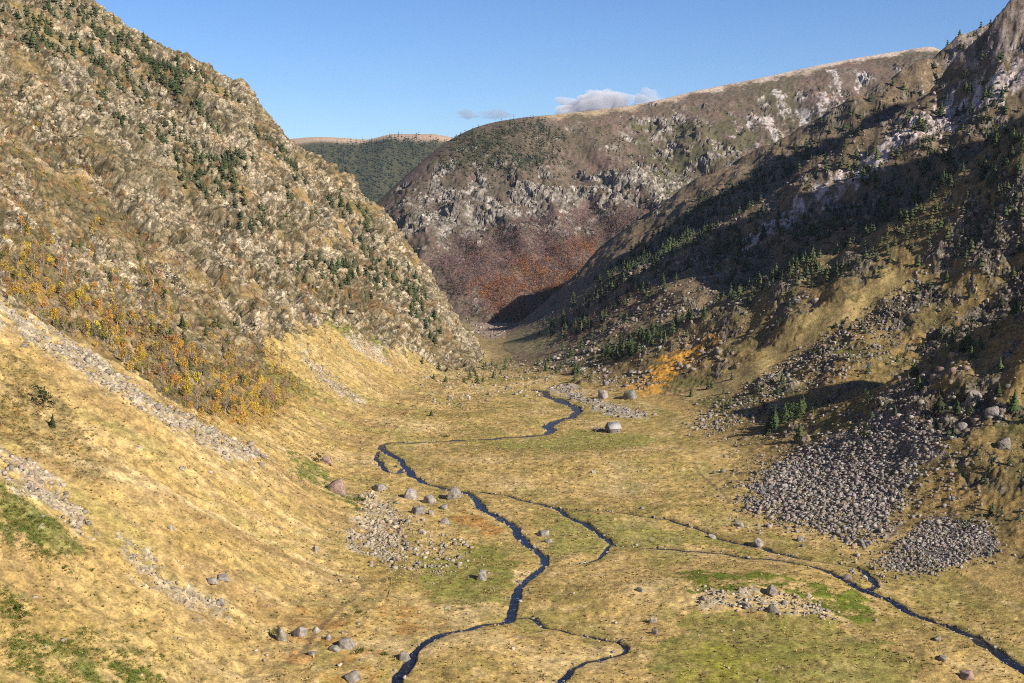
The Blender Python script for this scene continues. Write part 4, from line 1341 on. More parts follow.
TINY_P = [pine_shape(80 + k_, tiers=3, spikes=4, width=.24)[1] for k_ in range(3)]
TINY_B = [birch_shape(280 + k_, 34)[1] for k_ in range(4)]
TINY_B = [(v_ * [1.25, 1.25, 1], f_) for v_, f_ in TINY_B]
far_wood('beech_wood', Z['beech_m'], 6500, 8, 14, 971, TINY_B, [(.20, .12, .11), (.16, .11, .115), (.25, .12, .08), (.19, .14, .14), (.12, .085, .08)], 'leafless purple brown beech wood on the centre mountain', 3, clump(40, -.3, 33))
far_wood('beech_wood', Z['rust_m'], 2400, 8, 14, 972, TINY_B, [(.34, .12, .04), (.37, .17, .045), (.28, .12, .06)], 'rust red beech wood at the foot of the centre mountain', 3, clump(45, -.1, 34))
far_wood('beech_wood', zone([(545, 330), (600, 290), (650, 270), (640, 310), (580, 345)]), 260, 4, 7, 973, TINY_B, [(.24, .11, .055), (.19, .12, .09)], 'rusty leafless trees on the shaded slope beyond the orange grass', 2)
far_wood('mountain_pines', Z['dark_m'], 900, 5, 9, 974, TINY_P, [(.05, .06, .03), (.042, .052, .03)], 'dark pines over the left shoulder of the centre mountain', 3, clump(40, -.2, 35))
far_wood('mountain_pines', zone([(470, 150), (640, 125), (780, 120), (880, 90), (900, 100), (800, 160), (700, 200), (560, 200), (430, 215), (400, 215)]), 1100, 4, 8, 975, TINY_P,
         [(.05, .06, .03), (.06, .065, .03)], 'scattered dark pines across the face of the centre mountain', 3, clump(45, .08, 36))
far_wood('conifer_forest', zone([(288, 150), (345, 146), (400, 138), (448, 141), (440, 175), (400, 215), (370, 200), (340, 180)]), 7000, 9, 15, 976, TINY_P,
         [(.036, .05, .04), (.03, .043, .035), (.046, .058, .042)], 'dense dark conifer forest on the far mountain', 4)  # bluish distance haze is put into these needle colours
far_wood('mountain_pines', zone([(560, 330), (620, 262), (700, 205), (800, 148), (900, 88), (935, 66), (930, 92), (830, 152), (740, 215), (650, 285), (590, 335)]), 900, 4, 8, 977, SMALL_P,
         [(.05, .064, .028), (.042, .056, .026), (.065, .07, .03)], 'dark pine belt climbing the upper right ridge', 2, clump(28, -.15, 37))
far_wood('mountain_pines', zone([(700, 262), (790, 205), (900, 140), (1020, 70), (1024, 260), (900, 265), (800, 290), (720, 300)]), 1200, 4, 8, 978, SMALL_P,
         [(.055, .07, .028), (.045, .058, .026), (.07, .08, .03)], 'dark pines among the shadows of the right slope', 2, (lambda x, y: clump(26, -.05, 38)(x, y) & ~inside(Z['lit_frost'], x, y)))
print('woods', round(time.time() - T0, 1))

# ------------------------------------------------------------------ bushes and low scrub
SHAPES_BUSH = [bush_shape(300 + k_) for k_ in range(4)]
M_BUSH = cover_material('juniper_leaves', base=(.085, .105, .018), amount=.45, random_amt=.8, scale=1.5)
bush_m = [mesh_from('bush', *s_, M_BUSH) for s_ in SHAPES_BUSH]
BUSHES = [((92, 571), 1.5, 'small round green bush alone on the straw slope at lower left'), ((64, 568), 1.0, 'low green bush just left of the lone round bush'), ((140, 622), .8, 'tiny green bush on bare straw right of the moss patches'),
          ((12, 612), 2.6, 'wide green juniper mat at the lower left edge'), ((396, 480 - 14), 1.3, 'dark low bush by the stream loop at the slope foot'),
          ((360, 500), 2.2, 'dark green bush at the lower end of the green strip by the boulder field'), ((276, 631), 1.6, 'green bush beside the upright pale rock on the near slope'),
          ((362, 652), 1.8, 'green bush between pale rocks left of the stream mouth'), ((385, 655), 1.2, 'small green bush closest to the round boulder by the stream'),
          ((343, 602), 1.0, 'green tuft on the trodden path, lower one'), ((359, 612), 1.0, 'green tuft beside the brown bracken hollow'), ((250, 560), .8, 'lone dark tuft on the pale path streak'),
          ((398, 405), 1.6, 'dark juniper mat on the pale slope, left of a pair'), ((412, 406), 1.6, 'dark juniper mat on the pale slope, right of a pair'), ((446, 437), 1.8, 'dark green mat on the stream bank below the pale slope')]
for k_, ((px, py), s_, lb_) in enumerate(BUSHES):
    p = sight([(px, py)])[0]; g, *_ = ground_at(p[0:1], p[1:2])
    link('juniper_bush', bush_m[k_ % 4], None, lb_, 'bush', None, None, tuple(g[0]), (0, 0, k_ * 1.7), (s_ * 1.2, s_ * 1.2, s_ * .75))
SMALL_BUSH = [bush_shape(310 + k_, 60) for k_ in range(4)]


def scrub(name, polys, label, base, smin, smax, zs=(.5, .8)):
    its = []
    for poly, n, sd_, ok in polys:
        g, lb = scatter_in(poly, n, sd_, ok)
        r = np.random.default_rng(sd_)
        its.append(np.concatenate([g, r.uniform(smin, smax, (len(g), 1))], 1))
    mass(name, np.concatenate(its), SMALL_BUSH, base, .35, label, zs=zs)


scrub('juniper_scrub', [(Z['green_b'], 150, 1, None), (Z['green_c'], 800, 2, clump(7, -.1, 40)), (Z['green_d'], 200, 3, clump(6, -.2, 41)), (Z['green_a'], 420, 4, clump(8, -.1, 42)),
                        (zone([(0, 640), (40, 560), (150, 600), (230, 690), (0, 700)]), 200, 5, clump(7, .28, 44))], 'low green juniper mats on the straw slope at left', [(.12, .15, .02), (.09, .12, .018), (.15, .155, .022)], .6, 1.4)
scrub('juniper_scrub', [(Z['knoll_a'], 260, 6, clump(5, -.3, 45)), (Z['knoll_b'], 230, 7, clump(5, -.3, 46))], 'bright green mats on the stony knoll in the valley floor', [(.15, .18, .02), (.11, .14, .02)], .35, .9, (.35, .6))
scrub('juniper_scrub', [(Z['green_e'], 200, 8, clump(9, -.1, 47)), (Z['green_f'], 160, 9, clump(9, .05, 48)), (zone([(330, 370), (500, 375), (470, 430), (390, 440), (330, 430)]), 130, 10, clump(12, .1, 49))],
      'dark green mats on the sunlit slope below the left spur', [(.085, .105, .02), (.12, .125, .025)], .6, 1.4)
scrub('heath_scrub', [(Z['heath_a'], 700, 17, clump(8, -.2, 55)), (zone([(0, 500), (60, 520), (110, 560), (60, 565), (0, 560)]), 120, 18, clump(8, -.1, 56))],
      'brown and green bushes on the left edge of the straw slope', [(.10, .10, .03), (.17, .11, .04), (.25, .14, .04), (.085, .09, .028)], .45, 1.2, (.6, 1.0))
scrub('crag_scrub', [(zone([(0, 5), (60, 5), (100, 20), (175, 62), (245, 98), (290, 150), (378, 222), (425, 292), (460, 340), (440, 345), (350, 320), (290, 345), (215, 290), (110, 208), (0, 112)]), 2600, 14, veg_ok),
                     (Z['forest'], 900, 15, clump(12, -.2, 53)), (Z['sparse'], 500, 16, None)],
      'dark heath and scrub rooted in the joints of the left crag', [(.07, .068, .026), (.10, .082, .03), (.15, .095, .04), (.055, .06, .024)], .7, 1.7, (.6, 1.0))
heath = zone([(690, 400), (860, 290), (1024, 230), (1024, 560), (960, 540), (880, 520), (740, 480)])
scrub('heath_scrub', [(zone([(400, 350), (440, 345), (500, 362), (545, 352), (560, 385), (520, 390), (470, 388), (410, 372)]), 420, 19, clump(12, -.15, 57))],
      'bushes crowding the stony narrow end of the valley', [(.10, .095, .03), (.17, .12, .045), (.07, .075, .025), (.22, .13, .045)], .7, 1.6, (.6, 1.0))
scrub('heath_scrub', [(heath, 5600, 11, lambda x, y: clump(14, -.15, 50)(x, y) & ~inside(Z['strip'], x, y))], 'dark olive and brown heath bushes on the right slope', [(.075, .075, .02), (.13, .085, .03), (.06, .068, .018), (.17, .10, .03)], .4, 1.25)
scrub('heath_scrub', [(zone([(744, 492), (790, 456), (905, 408), (938, 440), (990, 545), (930, 572), (822, 530)]), 260, 20, clump(9, .05, 76)), (zone([(520, 372), (600, 345), (720, 300), (860, 250), (860, 280), (740, 350), (640, 400), (580, 395)]), 900, 12, lambda x, y: clump(18, -.1, 51)(x, y) & ~inside(Z['strip'], x, y))], 'brown and olive bushes on the slope above the orange grass',
      [(.085, .08, .025), (.14, .095, .045), (.20, .12, .05)], .8, 1.8)
scrub('heath_scrub', [(zone([(620, 290), (700, 235), (800, 170), (900, 100), (960, 60), (1020, 20), (1024, 240), (900, 270), (760, 300), (660, 320)]), 4200, 13, (lambda x, y: clump(24, -.05, 54)(x, y) & ~inside(Z['lit_frost'], x, y)))],
      'dark shrubs over the shadowed ridges of the upper right slope', [(.06, .062, .026), (.09, .075, .035), (.05, .055, .026), (.15, .10, .055)], .7, 1.9)
# tufts of dry grass and sedge
def tuft_shape(seed):
    r = np.random.default_rng(seed); n = 11
    a = r.random(n) * 6.28; tip = np.stack([np.cos(a), np.sin(a), np.zeros(n)], 1) * r.uniform(.3, 1.0, (n, 1)); tip[:, 2] = r.uniform(.5, 1.1, n)
    sd_ = np.stack([-np.sin(a), np.cos(a), a * 0], 1) * .24
    bs = np.stack([np.cos(a), np.sin(a), a * 0 - .1], 1) * .25
    return np.stack([bs - sd_, bs + sd_, tip], 1).reshape(-1, 3), np.arange(3 * n).reshape(-1, 3)


TUFTS = [tuft_shape(640 + k_) for k_ in range(4)]
its = []
for poly, n, sd_, ok in ((zone([(440, 400), (540, 392), (640, 440), (740, 490), (860, 560), (1020, 610), (1020, 690), (400, 690), (450, 600), (400, 480)]), 9000, 30, clump(15, -.15, 58)),
                         (Z['lowgrass'], 9000, 31, clump(17, -.1, 59))):
    g, lb = scatter_in(poly, n, sd_, ok)
    its.append(np.concatenate([g, np.random.default_rng(sd_).uniform(.25, .75, (len(g), 1))], 1))
mass('grass_tufts', np.concatenate(its), TUFTS, [(.40, .28, .10), (.26, .19, .055), (.20, .18, .045), (.50, .37, .16), (.24, .14, .05)], .25, 'tufts of dry grass and sedge over the valley floor and straw slope', zs=(.6, 1.1))
print('scrub', round(time.time() - T0, 1))

# ------------------------------------------------------------------ boulders
BOULDERS = [  # base pixel, width in pixels, height / width, words
    ((410, 499), 16, .85, 'big pale boulder, highest and leftmost of the group by the stream bend'), ((431, 503), 15, .55, 'low flat topped boulder in the middle of the group by the stream bend'),
    ((419, 514), 15, .72, 'dark cracked boulder nearest the slope in the group by the stream bend'), ((431, 515), 9, .7, 'grey boulder leaning on the dark cracked one by the stream bend'),
    ((454, 498), 18, .75, 'pointed boulder beside the water in the group by the stream bend'), ((444, 509), 9, .5, 'small low stone below the pointed boulder'),
    ((444, 523), 10, .65, 'lone small boulder on green grass below the stream bend group'), ((379, 489), 17, .42, 'long low rock left of the boulder group by the stream bend'),
    ((482, 579), 15, .62, 'lone grey boulder in the green meadow left of the stream'), ((544, 535), 13, .65, 'lone boulder on the grass just right of the winding stream'),
    ((337, 492), 20, .95, 'reddish pink boulder on the green strip of the slope'), ((326, 464), 12, .6, 'grey rock above the reddish boulder among dark bushes'),
    ((405, 657), 12, .85, 'round pale boulder on the stream bank at the bottom'), ((352, 679), 16, .6, 'pale slab at the bottom edge left of the stream'),
    ((281, 640), 10, 1.5, 'upright pale rock on the near slope'), ((300, 636), 14, .65, 'pale block right of the upright rock on the near slope'), ((316, 632), 9, .7, 'small pale block near the trodden path'),
    ((346, 646), 18, .7, 'largest pale rock of the outcrop left of the round stream boulder'), ((328, 640), 8, .8, 'little pale rock between two larger ones left of the stream'),
    ((312, 655), 9, .6, 'pale rock at the lower end of the trodden path'), ((334, 650), 10, .6, 'flat pale rock under the largest rock of the outcrop'),
    ((212, 582), 13, .45, 'flat pale slab on the straw slope, left of a pair'), ((222, 580), 12, .5, 'flat pale slab on the straw slope, right of a pair'), ((220, 604), 9, .6, 'whitish stone on the straw slope below the pair of slabs'),
    ((182, 470), 8, .6, 'small grey stone high on the straw slope'), ((171, 530), 6, .9, 'little grey stone beside the long path streak'), ((316, 552), 6, 1.3, 'thin upright stone on the pale slope left of the boulder field'),
    ((654, 623), 7, .9, 'upper of two dark stones on the meadow below the stony knoll'), ((655, 634), 7, .9, 'lower of two dark stones on the meadow below the stony knoll'),
    ((758, 544), 12, .6, 'pale boulder beside the thin stream above the knoll'), ((712, 537), 8, .5, 'small pale stone at the thin stream above the knoll'), ((847, 577), 9, .55, 'pale stone on grass inside the fork of the right stream'),
    ((772, 594), 13, .75, 'biggest grey rock on the stony knoll'), ((784, 604), 8, .6, 'grey rock on the right flank of the knoll'), ((772, 612), 13, .55, 'broad grey rock low on the knoll above the dark meadow'), ((746, 606), 8, .6, 'small rock low on the knoll left of the broad one'),
    ((704, 600), 8, .5, 'small rock at the left end of the knoll'), ((641, 591), 10, .4, 'low pale stone left of the knoll'), ((938, 640), 8, .5, 'flat stone on the grass beside the right stream'), ((942, 660), 9, .6, 'dark stone below the right stream near the bottom'),
    ((967, 678), 14, .5, 'reddish rock at the bottom edge on the right'), ((548, 562 - 20), 8, .5, 'small stone on the outer bank of the winding stream'), ((593, 455 + 18), 6, .6, 'little stone on the dry grass swell'), ((642, 508), 7, .5, 'small stone on grass by the upper thin stream'),
    ((630, 390 + 8), 14, .8, 'dark boulder with black shadow below the orange grass'), ((603, 398), 12, .9, 'dark boulder left of the other below the orange grass'),
    ((974, 400), 19, .75, 'large pale block on the dark rib above the scree'), ((992, 412), 15, .6, 'second pale block right of the large one on the dark rib'), ((962, 428), 13, .7, 'pale block lowest of three on the dark rib'),
    ((1004, 446), 14, .8, 'grey block by the right edge above the scree'), ((740, 520 + 6), 9, .6, 'block at the left toe of the grey scree'), ((800, 540), 10, .6, 'brown block below the grey scree near the stream'),
]
def boulder_shape(seed):
    import bmesh
    r = np.random.default_rng(seed)
    p = np.array([[x, y, z] for x in (-1, 1) for y in (-1, 1) for z in (-1, 1)], float) * [.85, .85, .8]
    p[p[:, 2] > 0, :2] *= r.uniform(.5, .9)
    p = p + r.normal(0, .2, p.shape); q = r.normal(size=(5, 3)); q *= (r.uniform(.85, 1.1, 5) / np.linalg.norm(q, axis=1))[:, None]
    bm = bmesh.new()
    for v in np.concatenate([p, q]): bm.verts.new(v)
    bmesh.ops.convex_hull(bm, input=bm.verts[:])
    bmesh.ops.delete(bm, geom=[v for v in bm.verts if not v.link_faces], context='VERTS')
    bmesh.ops.bevel(bm, geom=bm.edges[:], offset=.06, segments=1, affect='EDGES')
    bmesh.ops.triangulate(bm, faces=bm.faces[:])
    bmesh.ops.subdivide_edges(bm, edges=bm.edges[:], cuts=2, use_grid_fill=True)
    bmesh.ops.triangulate(bm, faces=bm.faces[:]); bmesh.ops.recalc_face_normals(bm, faces=bm.faces[:])
    bm.verts.index_update()
    V = np.array([v.co[:] for v in bm.verts]); Fc = np.array([[v.index for v in f.verts] for f in bm.faces]); bm.free()
    n_ = fbm3((V[:, 0] * 3 + seed).astype(F32), (V[:, 1] * 3).astype(F32), (V[:, 2] * 3).astype(F32), 3, seed)
    return V * (1 + .05 * n_)[:, None], Fc


for k_, ((px, py), wpx, hr, lb_) in enumerate(BOULDERS):
    p = sight([(px, py)])[0]; g, *_ = ground_at(p[0:1], p[1:2]); g = g[0]
    s_ = .5 * wpx * np.linalg.norm(g - CAM) / FPX
    me = mesh_from('boulder', *boulder_shape(400 + k_), M_ROCK)
    if 'redd' in lb_:
        me.materials.clear(); me.materials.append(cover_material('reddish_stone', base=(.31, .21, .165), amount=.45, scale=.9, bump=.6))
    link('boulder', me, None, lb_, 'boulder', None, None, (g[0], g[1], g[2] + s_ * hr * .35), (r_.normal(0, .15), r_.normal(0, .15), r_.random() * 6.28), (s_, s_ * r_.uniform(.75, 1.0), s_ * hr * 1.15))

SMALL_S = [stone_shape(500 + k_, 2, 10, .08) for k_ in range(8)]


def block_shape(seed):
    """an angular broken block: the hull of a few corners"""
    import bmesh
    r = np.random.default_rng(seed)
    p = np.array([[x, y, z] for x in (-1, 1) for y in (-1, 1) for z in (-1, 1)], float) * r.uniform(.45, 1.0, 3)
    p = p + r.normal(0, .20, p.shape); p = np.concatenate([p, r.normal(0, .55, (3, 3))])
    bm = bmesh.new()
    for q in p: bm.verts.new(q)
    res = bmesh.ops.convex_hull(bm, input=bm.verts[:])
    bmesh.ops.delete(bm, geom=[v for v in bm.verts if not v.link_faces], context='VERTS')
    bmesh.ops.triangulate(bm, faces=bm.faces[:]); bmesh.ops.recalc_face_normals(bm, faces=bm.faces[:])
    bm.verts.index_update()
    V = np.array([v.co[:] for v in bm.verts]); Fc = np.array([[v.index for v in f.verts] for f in bm.faces]); bm.free()
    return V, Fc


TINY_S = [block_shape(520 + k_) for k_ in range(12)]
SMALL_S = [(v_ - [0, 0, -.25], f_) for v_, f_ in SMALL_S]; TINY_S = [(v_ - [0, 0, -.25], f_) for v_, f_ in TINY_S]
ST = [(.225, .195, .165), (.26, .228, .198), (.165, .145, .125), (.30, .262, .225), (.215, .17, .13)]
SB = [(.30, .25, .19), (.36, .30, .23), (.24, .20, .155)]


def stones(name, polys, label, base, shapes=TINY_S):
    its = []
    for poly, n, sd_, ok, smin, smax in polys:
        g, lb = scatter_in(poly, n, sd_, ok)
        r = np.random.default_rng(sd_)
        its.append(np.concatenate([g, (smin * (smax / smin) ** (r.random((len(g), 1)) ** 2.6))], 1))
    mass(name, np.concatenate(its), shapes, base, .3, label, mat=M_STONES, zs=(.55, 1.1))


stones('scree', [(Z['scree_a'], 11500, 601, clump(22, -.4, 60), .18, 1.1), (Z['scree_b'], 4200, 602, clump(20, -.5, 61), .16, .8), (Z['scree_c'], 500, 603, None, .2, 1.1), (zone([(728, 490), (790, 435), (925, 395), (965, 440), (1010, 560), (880, 592), (800, 545), (735, 530)]), 2600, 605, clump(13, -.1, 63), .18, 1.0)], 'grey boulder scree spilling down to the valley floor on the right', ST)
stones('rock_debris', [(heath, 2600, 604, lambda x, y: clump(16, -.05, 62)(x, y) & ~inside(Z['strip'], x, y), .22, 1.3), (Z['strip_edge'], 420, 606, None, .35, 1.2), (zone([(690, 420), (790, 360), (900, 300), (900, 340), (800, 400), (700, 440)]), 1500, 607, lambda x, y: clump(14, -.2, 64)(x, y) & ~inside(Z['strip'], x, y), .3, 1.3)],
       'rocks strewn through the heath of the right slope', ST)
stones('rock_debris', [(zone([(540, 365), (600, 330), (720, 270), (800, 265), (860, 265), (740, 350), (640, 395)]), 1500, 608, lambda x, y: clump(22, -.1, 65)(x, y) & ~inside(Z['strip'], x, y), .4, 2.0), (Z['track_gap'], 420, 609, None, .3, 1.3), (Z['rubble'], 300, 610, None, .5, 1.8)],
       'rocks along the foot of the right slope beyond the hut', ST)
stones('rock_debris', [(zone([(560, 325), (700, 220), (900, 105), (1020, 25), (1024, 140), (900, 185), (760, 275), (640, 325)]), 3200, 622, clump(26, -.1, 75), .5, 2.0)],
       'blocks and rubble over the upper right ridges', [(.24, .205, .175), (.29, .25, .22), (.19, .16, .135)])
stones('talus', [(Z['talus_a'], 950, 611, clump(10, -.3, 66), .3, 1.3), (Z['talus_b'], 420, 612, None, .2, .6), (Z['talus_c'], 150, 613, None, .3, 1.2), (Z['talus_e'], 260, 614, clump(10, -.1, 67), .25, .9), (Z['talus_f'], 160, 615, clump(8, -.1, 68), .2, .7)],
       'pale stone streaks down the straw slope at left', SB)
stones('boulder_field', [(Z['talus_d'], 700, 616, clump(9, -.3, 69), .25, 1.1), (zone([(385, 500), (420, 516), (470, 560), (440, 590), (400, 580), (360, 530)]), 160, 617, None, .2, .8)], 'pale stones fanned out at the slope foot beside the green meadow', SB)
stones('loose_stones', [(zone([(440, 390), (540, 380), (640, 440), (740, 480), (760, 600), (1000, 620), (1020, 680), (560, 680), (420, 660), (470, 590), (400, 480)]), 700, 618, clump(20, .1, 70), .15, .55),
                        (Z['knoll_c'], 330, 619, clump(6, -.2, 71), .2, .85), (Z['lowgrass'], 650, 620, clump(18, .15, 72), .2, .8), (zone([(400, 372), (450, 362), (545, 360), (560, 390), (520, 400), (440, 408)]), 700, 621, clump(14, -.2, 74), .3, 1.3)],
       'small stones scattered over the valley floor and straw slope', SB)
# bedrock blocks standing out of the crags
def rocky(lim, lb_ok):
    return lambda x, y: (lambda g: (g[2] > lim) & (g[1] == lb_ok) & ~veg_ok(x, y))(ground_at(x, y))


BLK = [block_shape(560 + k_) for k_ in range(14)]
LC = [(.34, .275, .185), (.38, .315, .225), (.27, .22, .15), (.30, .26, .20), (.31, .225, .155)]
mass('crag_blocks', np.concatenate([np.c_[g, .5 * (3.6 ** (np.random.default_rng(3).random(len(g)) ** 2.6))] for g in [scatter_in(zone([(0, 5), (60, 5), (100, 20), (175, 62), (245, 98), (290, 150), (378, 222), (425, 292), (462, 342), (440, 345), (350, 320),
     (290, 345), (215, 290), (110, 208), (0, 112)]), 1300, 801, rocky(.35, 1))[0]]]), BLK, LC, .25, 'jutting beige blocks of the left crag', mat=M_STONES, zs=(.6, 1.1), sink=.3)
mass('crag_blocks', np.concatenate([np.c_[g, .35 * (4 ** (np.random.default_rng(4).random(len(g)) ** 2))] for g in [scatter_in(Z[n_], 130, 802 + q_, rocky(.3, 1))[0] for q_, n_ in enumerate(('outcrop_a', 'outcrop_b', 'outcrop_c', 'outcrop_d'))]]),
     BLK, LC, .25, 'pale blocks of the outcrops inside the birch wood', mat=M_STONES, zs=(.6, 1.1), sink=.3)
RC = [(.20, .168, .135), (.25, .21, .165), (.15, .128, .105), (.22, .165, .115)]
mass('crag_blocks', np.concatenate([np.c_[g, .5 * (4 ** (np.random.default_rng(5).random(len(g)) ** 2.2))] for g in [scatter_in(zone(pl), n_, 810 + n_, rocky(.3, 2))[0] for pl, n_ in
     (([(870, 290), (1024, 260), (1024, 440), (880, 440)], 700), ([(950, 195), (1024, 175), (1024, 255), (955, 262)], 260), ([(560, 300), (700, 200), (900, 90), (1020, 10), (1024, 200), (860, 260), (700, 300), (600, 330)], 900))]]),
     BLK, RC, .25, 'broken outcrop blocks of the right slope', mat=M_STONES, zs=(.6, 1.1), sink=.3)
MC = [(.29, .255, .215), (.35, .31, .265), (.22, .19, .165)]
mass('crag_blocks', np.concatenate([np.c_[g, 1.0 * (3.2 ** (np.random.default_rng(6).random(len(g)) ** 2))] for g in [scatter_in(zone([(400, 190), (450, 150), (560, 125), (700, 100), (880, 70), (900, 90), (760, 180), (640, 215), (560, 235), (440, 262)]), 500, 820, rocky(.35, 3))[0]]]),
     BLK, MC, .25, 'grey blocks of the crags on the centre mountain', mat=M_STONES, zs=(.6, 1.1), sink=.3)
# stones along the stream edges
its = []
for li, (P_, ww) in enumerate(LINES):
    r = np.random.default_rng(700 + li)
    n = int(len(P_) * (2.2 if li != 1 else 2.6)); k_ = r.integers(0, len(P_) - 1, n)
    tdir = P_[k_ + 1] - P_[k_]; tdir /= np.linalg.norm(tdir, axis=1, keepdims=True) + 1e-9
    nrm = np.stack([-tdir[:, 1], tdir[:, 0]], 1)
    off = (ww[k_] * .5 + r.normal(.2, .7, n)) * r.choice([-1, 1], n)
    q = P_[k_] + nrm * off[:, None]
    g, *_ = ground_at(q[:, 0], q[:, 1])
    its.append(np.concatenate([g, .14 * (5 ** (r.random((n, 1)) ** 2))], 1))
mass('stream_stones', np.concatenate(its), TINY_S, [(.22, .19, .16), (.30, .27, .23), (.14, .12, .10)], .3, 'stones along the edges of the streams', mat=M_STONES, zs=(.5, .9))
print('stones', round(time.time() - T0, 1))

# ------------------------------------------------------------------ water
def water_material():
    m, t, b = new_mat('stream_water')
    b.inputs['Base Color'].default_value = (.012, .014, .026, 1); b.inputs['Specular IOR Level'].default_value = .32; b.inputs['Roughness'].default_value = .22; b.inputs['IOR'].default_value = 1.33
    n1 = t.nodes.new('ShaderNodeTexNoise'); n1.inputs['Scale'].default_value = 1.3; n1.inputs['Detail'].default_value = 3
    geo = t.nodes.new('ShaderNodeNewGeometry'); t.links.new(geo.outputs['Position'], n1.inputs['Vector'])
    n2 = t.nodes.new('ShaderNodeTexNoise'); n2.inputs['Scale'].default_value = .9; n2.inputs['Detail'].default_value = 6; n2.inputs['Roughness'].default_value = .75
    t.links.new(geo.outputs['Position'], n2.inputs['Vector'])
    mr = t.nodes.new('ShaderNodeMapRange'); mr.inputs[1].default_value = .58; mr.inputs[2].default_value = .68
    t.links.new(n2.outputs['Fac'], mr.inputs[0])
    mx = t.nodes.new('ShaderNodeMix'); mx.data_type = 'RGBA'; mx.inputs[6].default_value = (.011, .013, .024, 1); mx.inputs[7].default_value = (.26, .27, .29, 1)
    t.links.new(mr.outputs[0], mx.inputs[0]); t.links.new(mx.outputs[2], b.inputs['Base Color'])
    bp = t.nodes.new('ShaderNodeBump'); bp.inputs['Strength'].default_value = .5; bp.inputs['Distance'].default_value = .12
    t.links.new(n1.outputs['Fac'], bp.inputs['Height']); t.links.new(bp.outputs[0], b.inputs['Normal'])
    return m


M_WATER = water_material()
for li, ((P_, ww), lb_) in enumerate(zip(LINES, ['main dark stream winding down the middle of the valley', 'second stream running to the lower right', 'thin stream below the scree', 'short blind side arm of the second stream',
                                                 'small looping stream at the bottom', 'side loop of the main stream at the slope foot'])):
    t = np.gradient(P_, axis=0); t /= np.linalg.norm(t, axis=1, keepdims=True) + 1e-9
    n = np.stack([-t[:, 1], t[:, 0]], 1)
    z = land(P_[:, 0], P_[:, 1])
    ker = np.ones(9) / 9; z = np.convolve(np.pad(z, 4, 'edge'), ker, 'valid') - .86 - .004 * li
    hw = ww[:, None] * .5 + .5
    V = np.concatenate([np.c_[P_ + n * hw, z], np.c_[P_ - n * hw, z]]); m = len(P_); i = np.arange(m - 1)
    link('stream', mesh_from('stream', V, np.stack([i, i + 1, m + i + 1, m + i], 1), M_WATER), kind='structure', label=lb_)

# ------------------------------------------------------------------ the stone hut and the ruined pen beside it
def box(x0, x1, y0, y1, z0, z1):
    V = np.array([[x, y, z] for z in (z0, z1) for y in (y0, y1) for x in (x0, x1)], float)
    return V, np.array([[0, 2, 3], [0, 3, 1], [4, 5, 7], [4, 7, 6], [0, 1, 5], [0, 5, 4], [2, 6, 7], [2, 7, 3], [0, 4, 6], [0, 6, 2], [1, 3, 7], [1, 7, 5]])


M_WALL = cover_material('dry_stone', base=(.19, .165, .14), amount=.55, scale=2.2, bump=.8)
M_ROOF = cover_material('slate_roof', base=(.37, .355, .34), amount=.25, scale=2.0, bump=.4)
M_DOOR = cover_material('old_wood', base=(.05, .035, .025), amount=.3)
p = sight([(613, 432)])[0]; g, *_ = ground_at(p[0:1], p[1:2]); hx, hy, hz = g[0]
hut = link('stone_hut', None, None, 'small stone hut with a pale grey slate roof on the valley floor', 'hut', None, None, (hx, hy, hz - .3), (0, 0, math.radians(27)))
L2, W2, eave, ridge = 3.4, 2.6, 2.8, 5.7
V = np.array([[x, y, z] for x in (-L2, L2) for y, z in ((-W2, -.8), (W2, -.8), (W2, eave), (0, ridge), (-W2, eave))], float)
Fw = [[0, 1, 2], [0, 2, 3], [0, 3, 4], [5, 7, 6], [5, 8, 7], [5, 9, 8], [0, 4, 9], [0, 9, 5], [1, 6, 7], [1, 7, 2]]
link('wall', mesh_from('wall', V, Fw, M_WALL), hut)
for sgn in (-1, 1):
    ov = .35; dy = W2 + ov; dz = eave - ov * (ridge - eave) / W2
    a = np.array([[-L2 - .3, 0, ridge + .04], [L2 + .3, 0, ridge + .04], [L2 + .3, sgn * dy, dz + .04], [-L2 - .3, sgn * dy, dz + .04]])
    Vr = np.concatenate([a, a + [0, 0, .16]])
    Fr = [[0, 1, 2], [0, 2, 3], [4, 6, 5], [4, 7, 6], [0, 4, 5], [0, 5, 1], [1, 5, 6], [1, 6, 2], [2, 6, 7], [2, 7, 3], [3, 7, 4], [3, 4, 0]]
    link('roof', mesh_from('roof', Vr, Fr, M_ROOF), hut)
link('door', mesh_from('door', *box(-L2 - .06, -L2 + .02, -.5, .5, -.1, 1.7), M_DOOR), hut)
link('window', mesh_from('window', *box(.8, 1.4, -W2 - .05, -W2 + .02, .9, 1.4), M_DOOR), hut)
Vs, Fs, o = [], [], 0
r = np.random.default_rng(9)
for q in range(90):
    a = r.random()
    seg = r.integers(0, 3)
    x, y = [(-a * 6, 0), (-6, a * 4), (-a * 6, 4)][seg]
    v, f = SMALL_S[r.integers(0, 8)]
    s_ = r.uniform(.3, .55); v = v * s_ * [1.2, 1, .8] + [x + r.normal(0, .15), y + r.normal(0, .15), r.random() * .8]
    Vs.append(v); Fs.append(f + o); o += len(v)
pp = sight([(607, 431)])[0]; g, *_ = ground_at(pp[0:1], pp[1:2])
link('stone_wall', mesh_from('stone_wall', np.concatenate(Vs), np.concatenate(Fs), M_WALL), None, 'tumbled dry stone pen wall just left of the hut', 'wall', None, None, tuple(g[0] - [0, 0, .1]), (0, 0, .2))

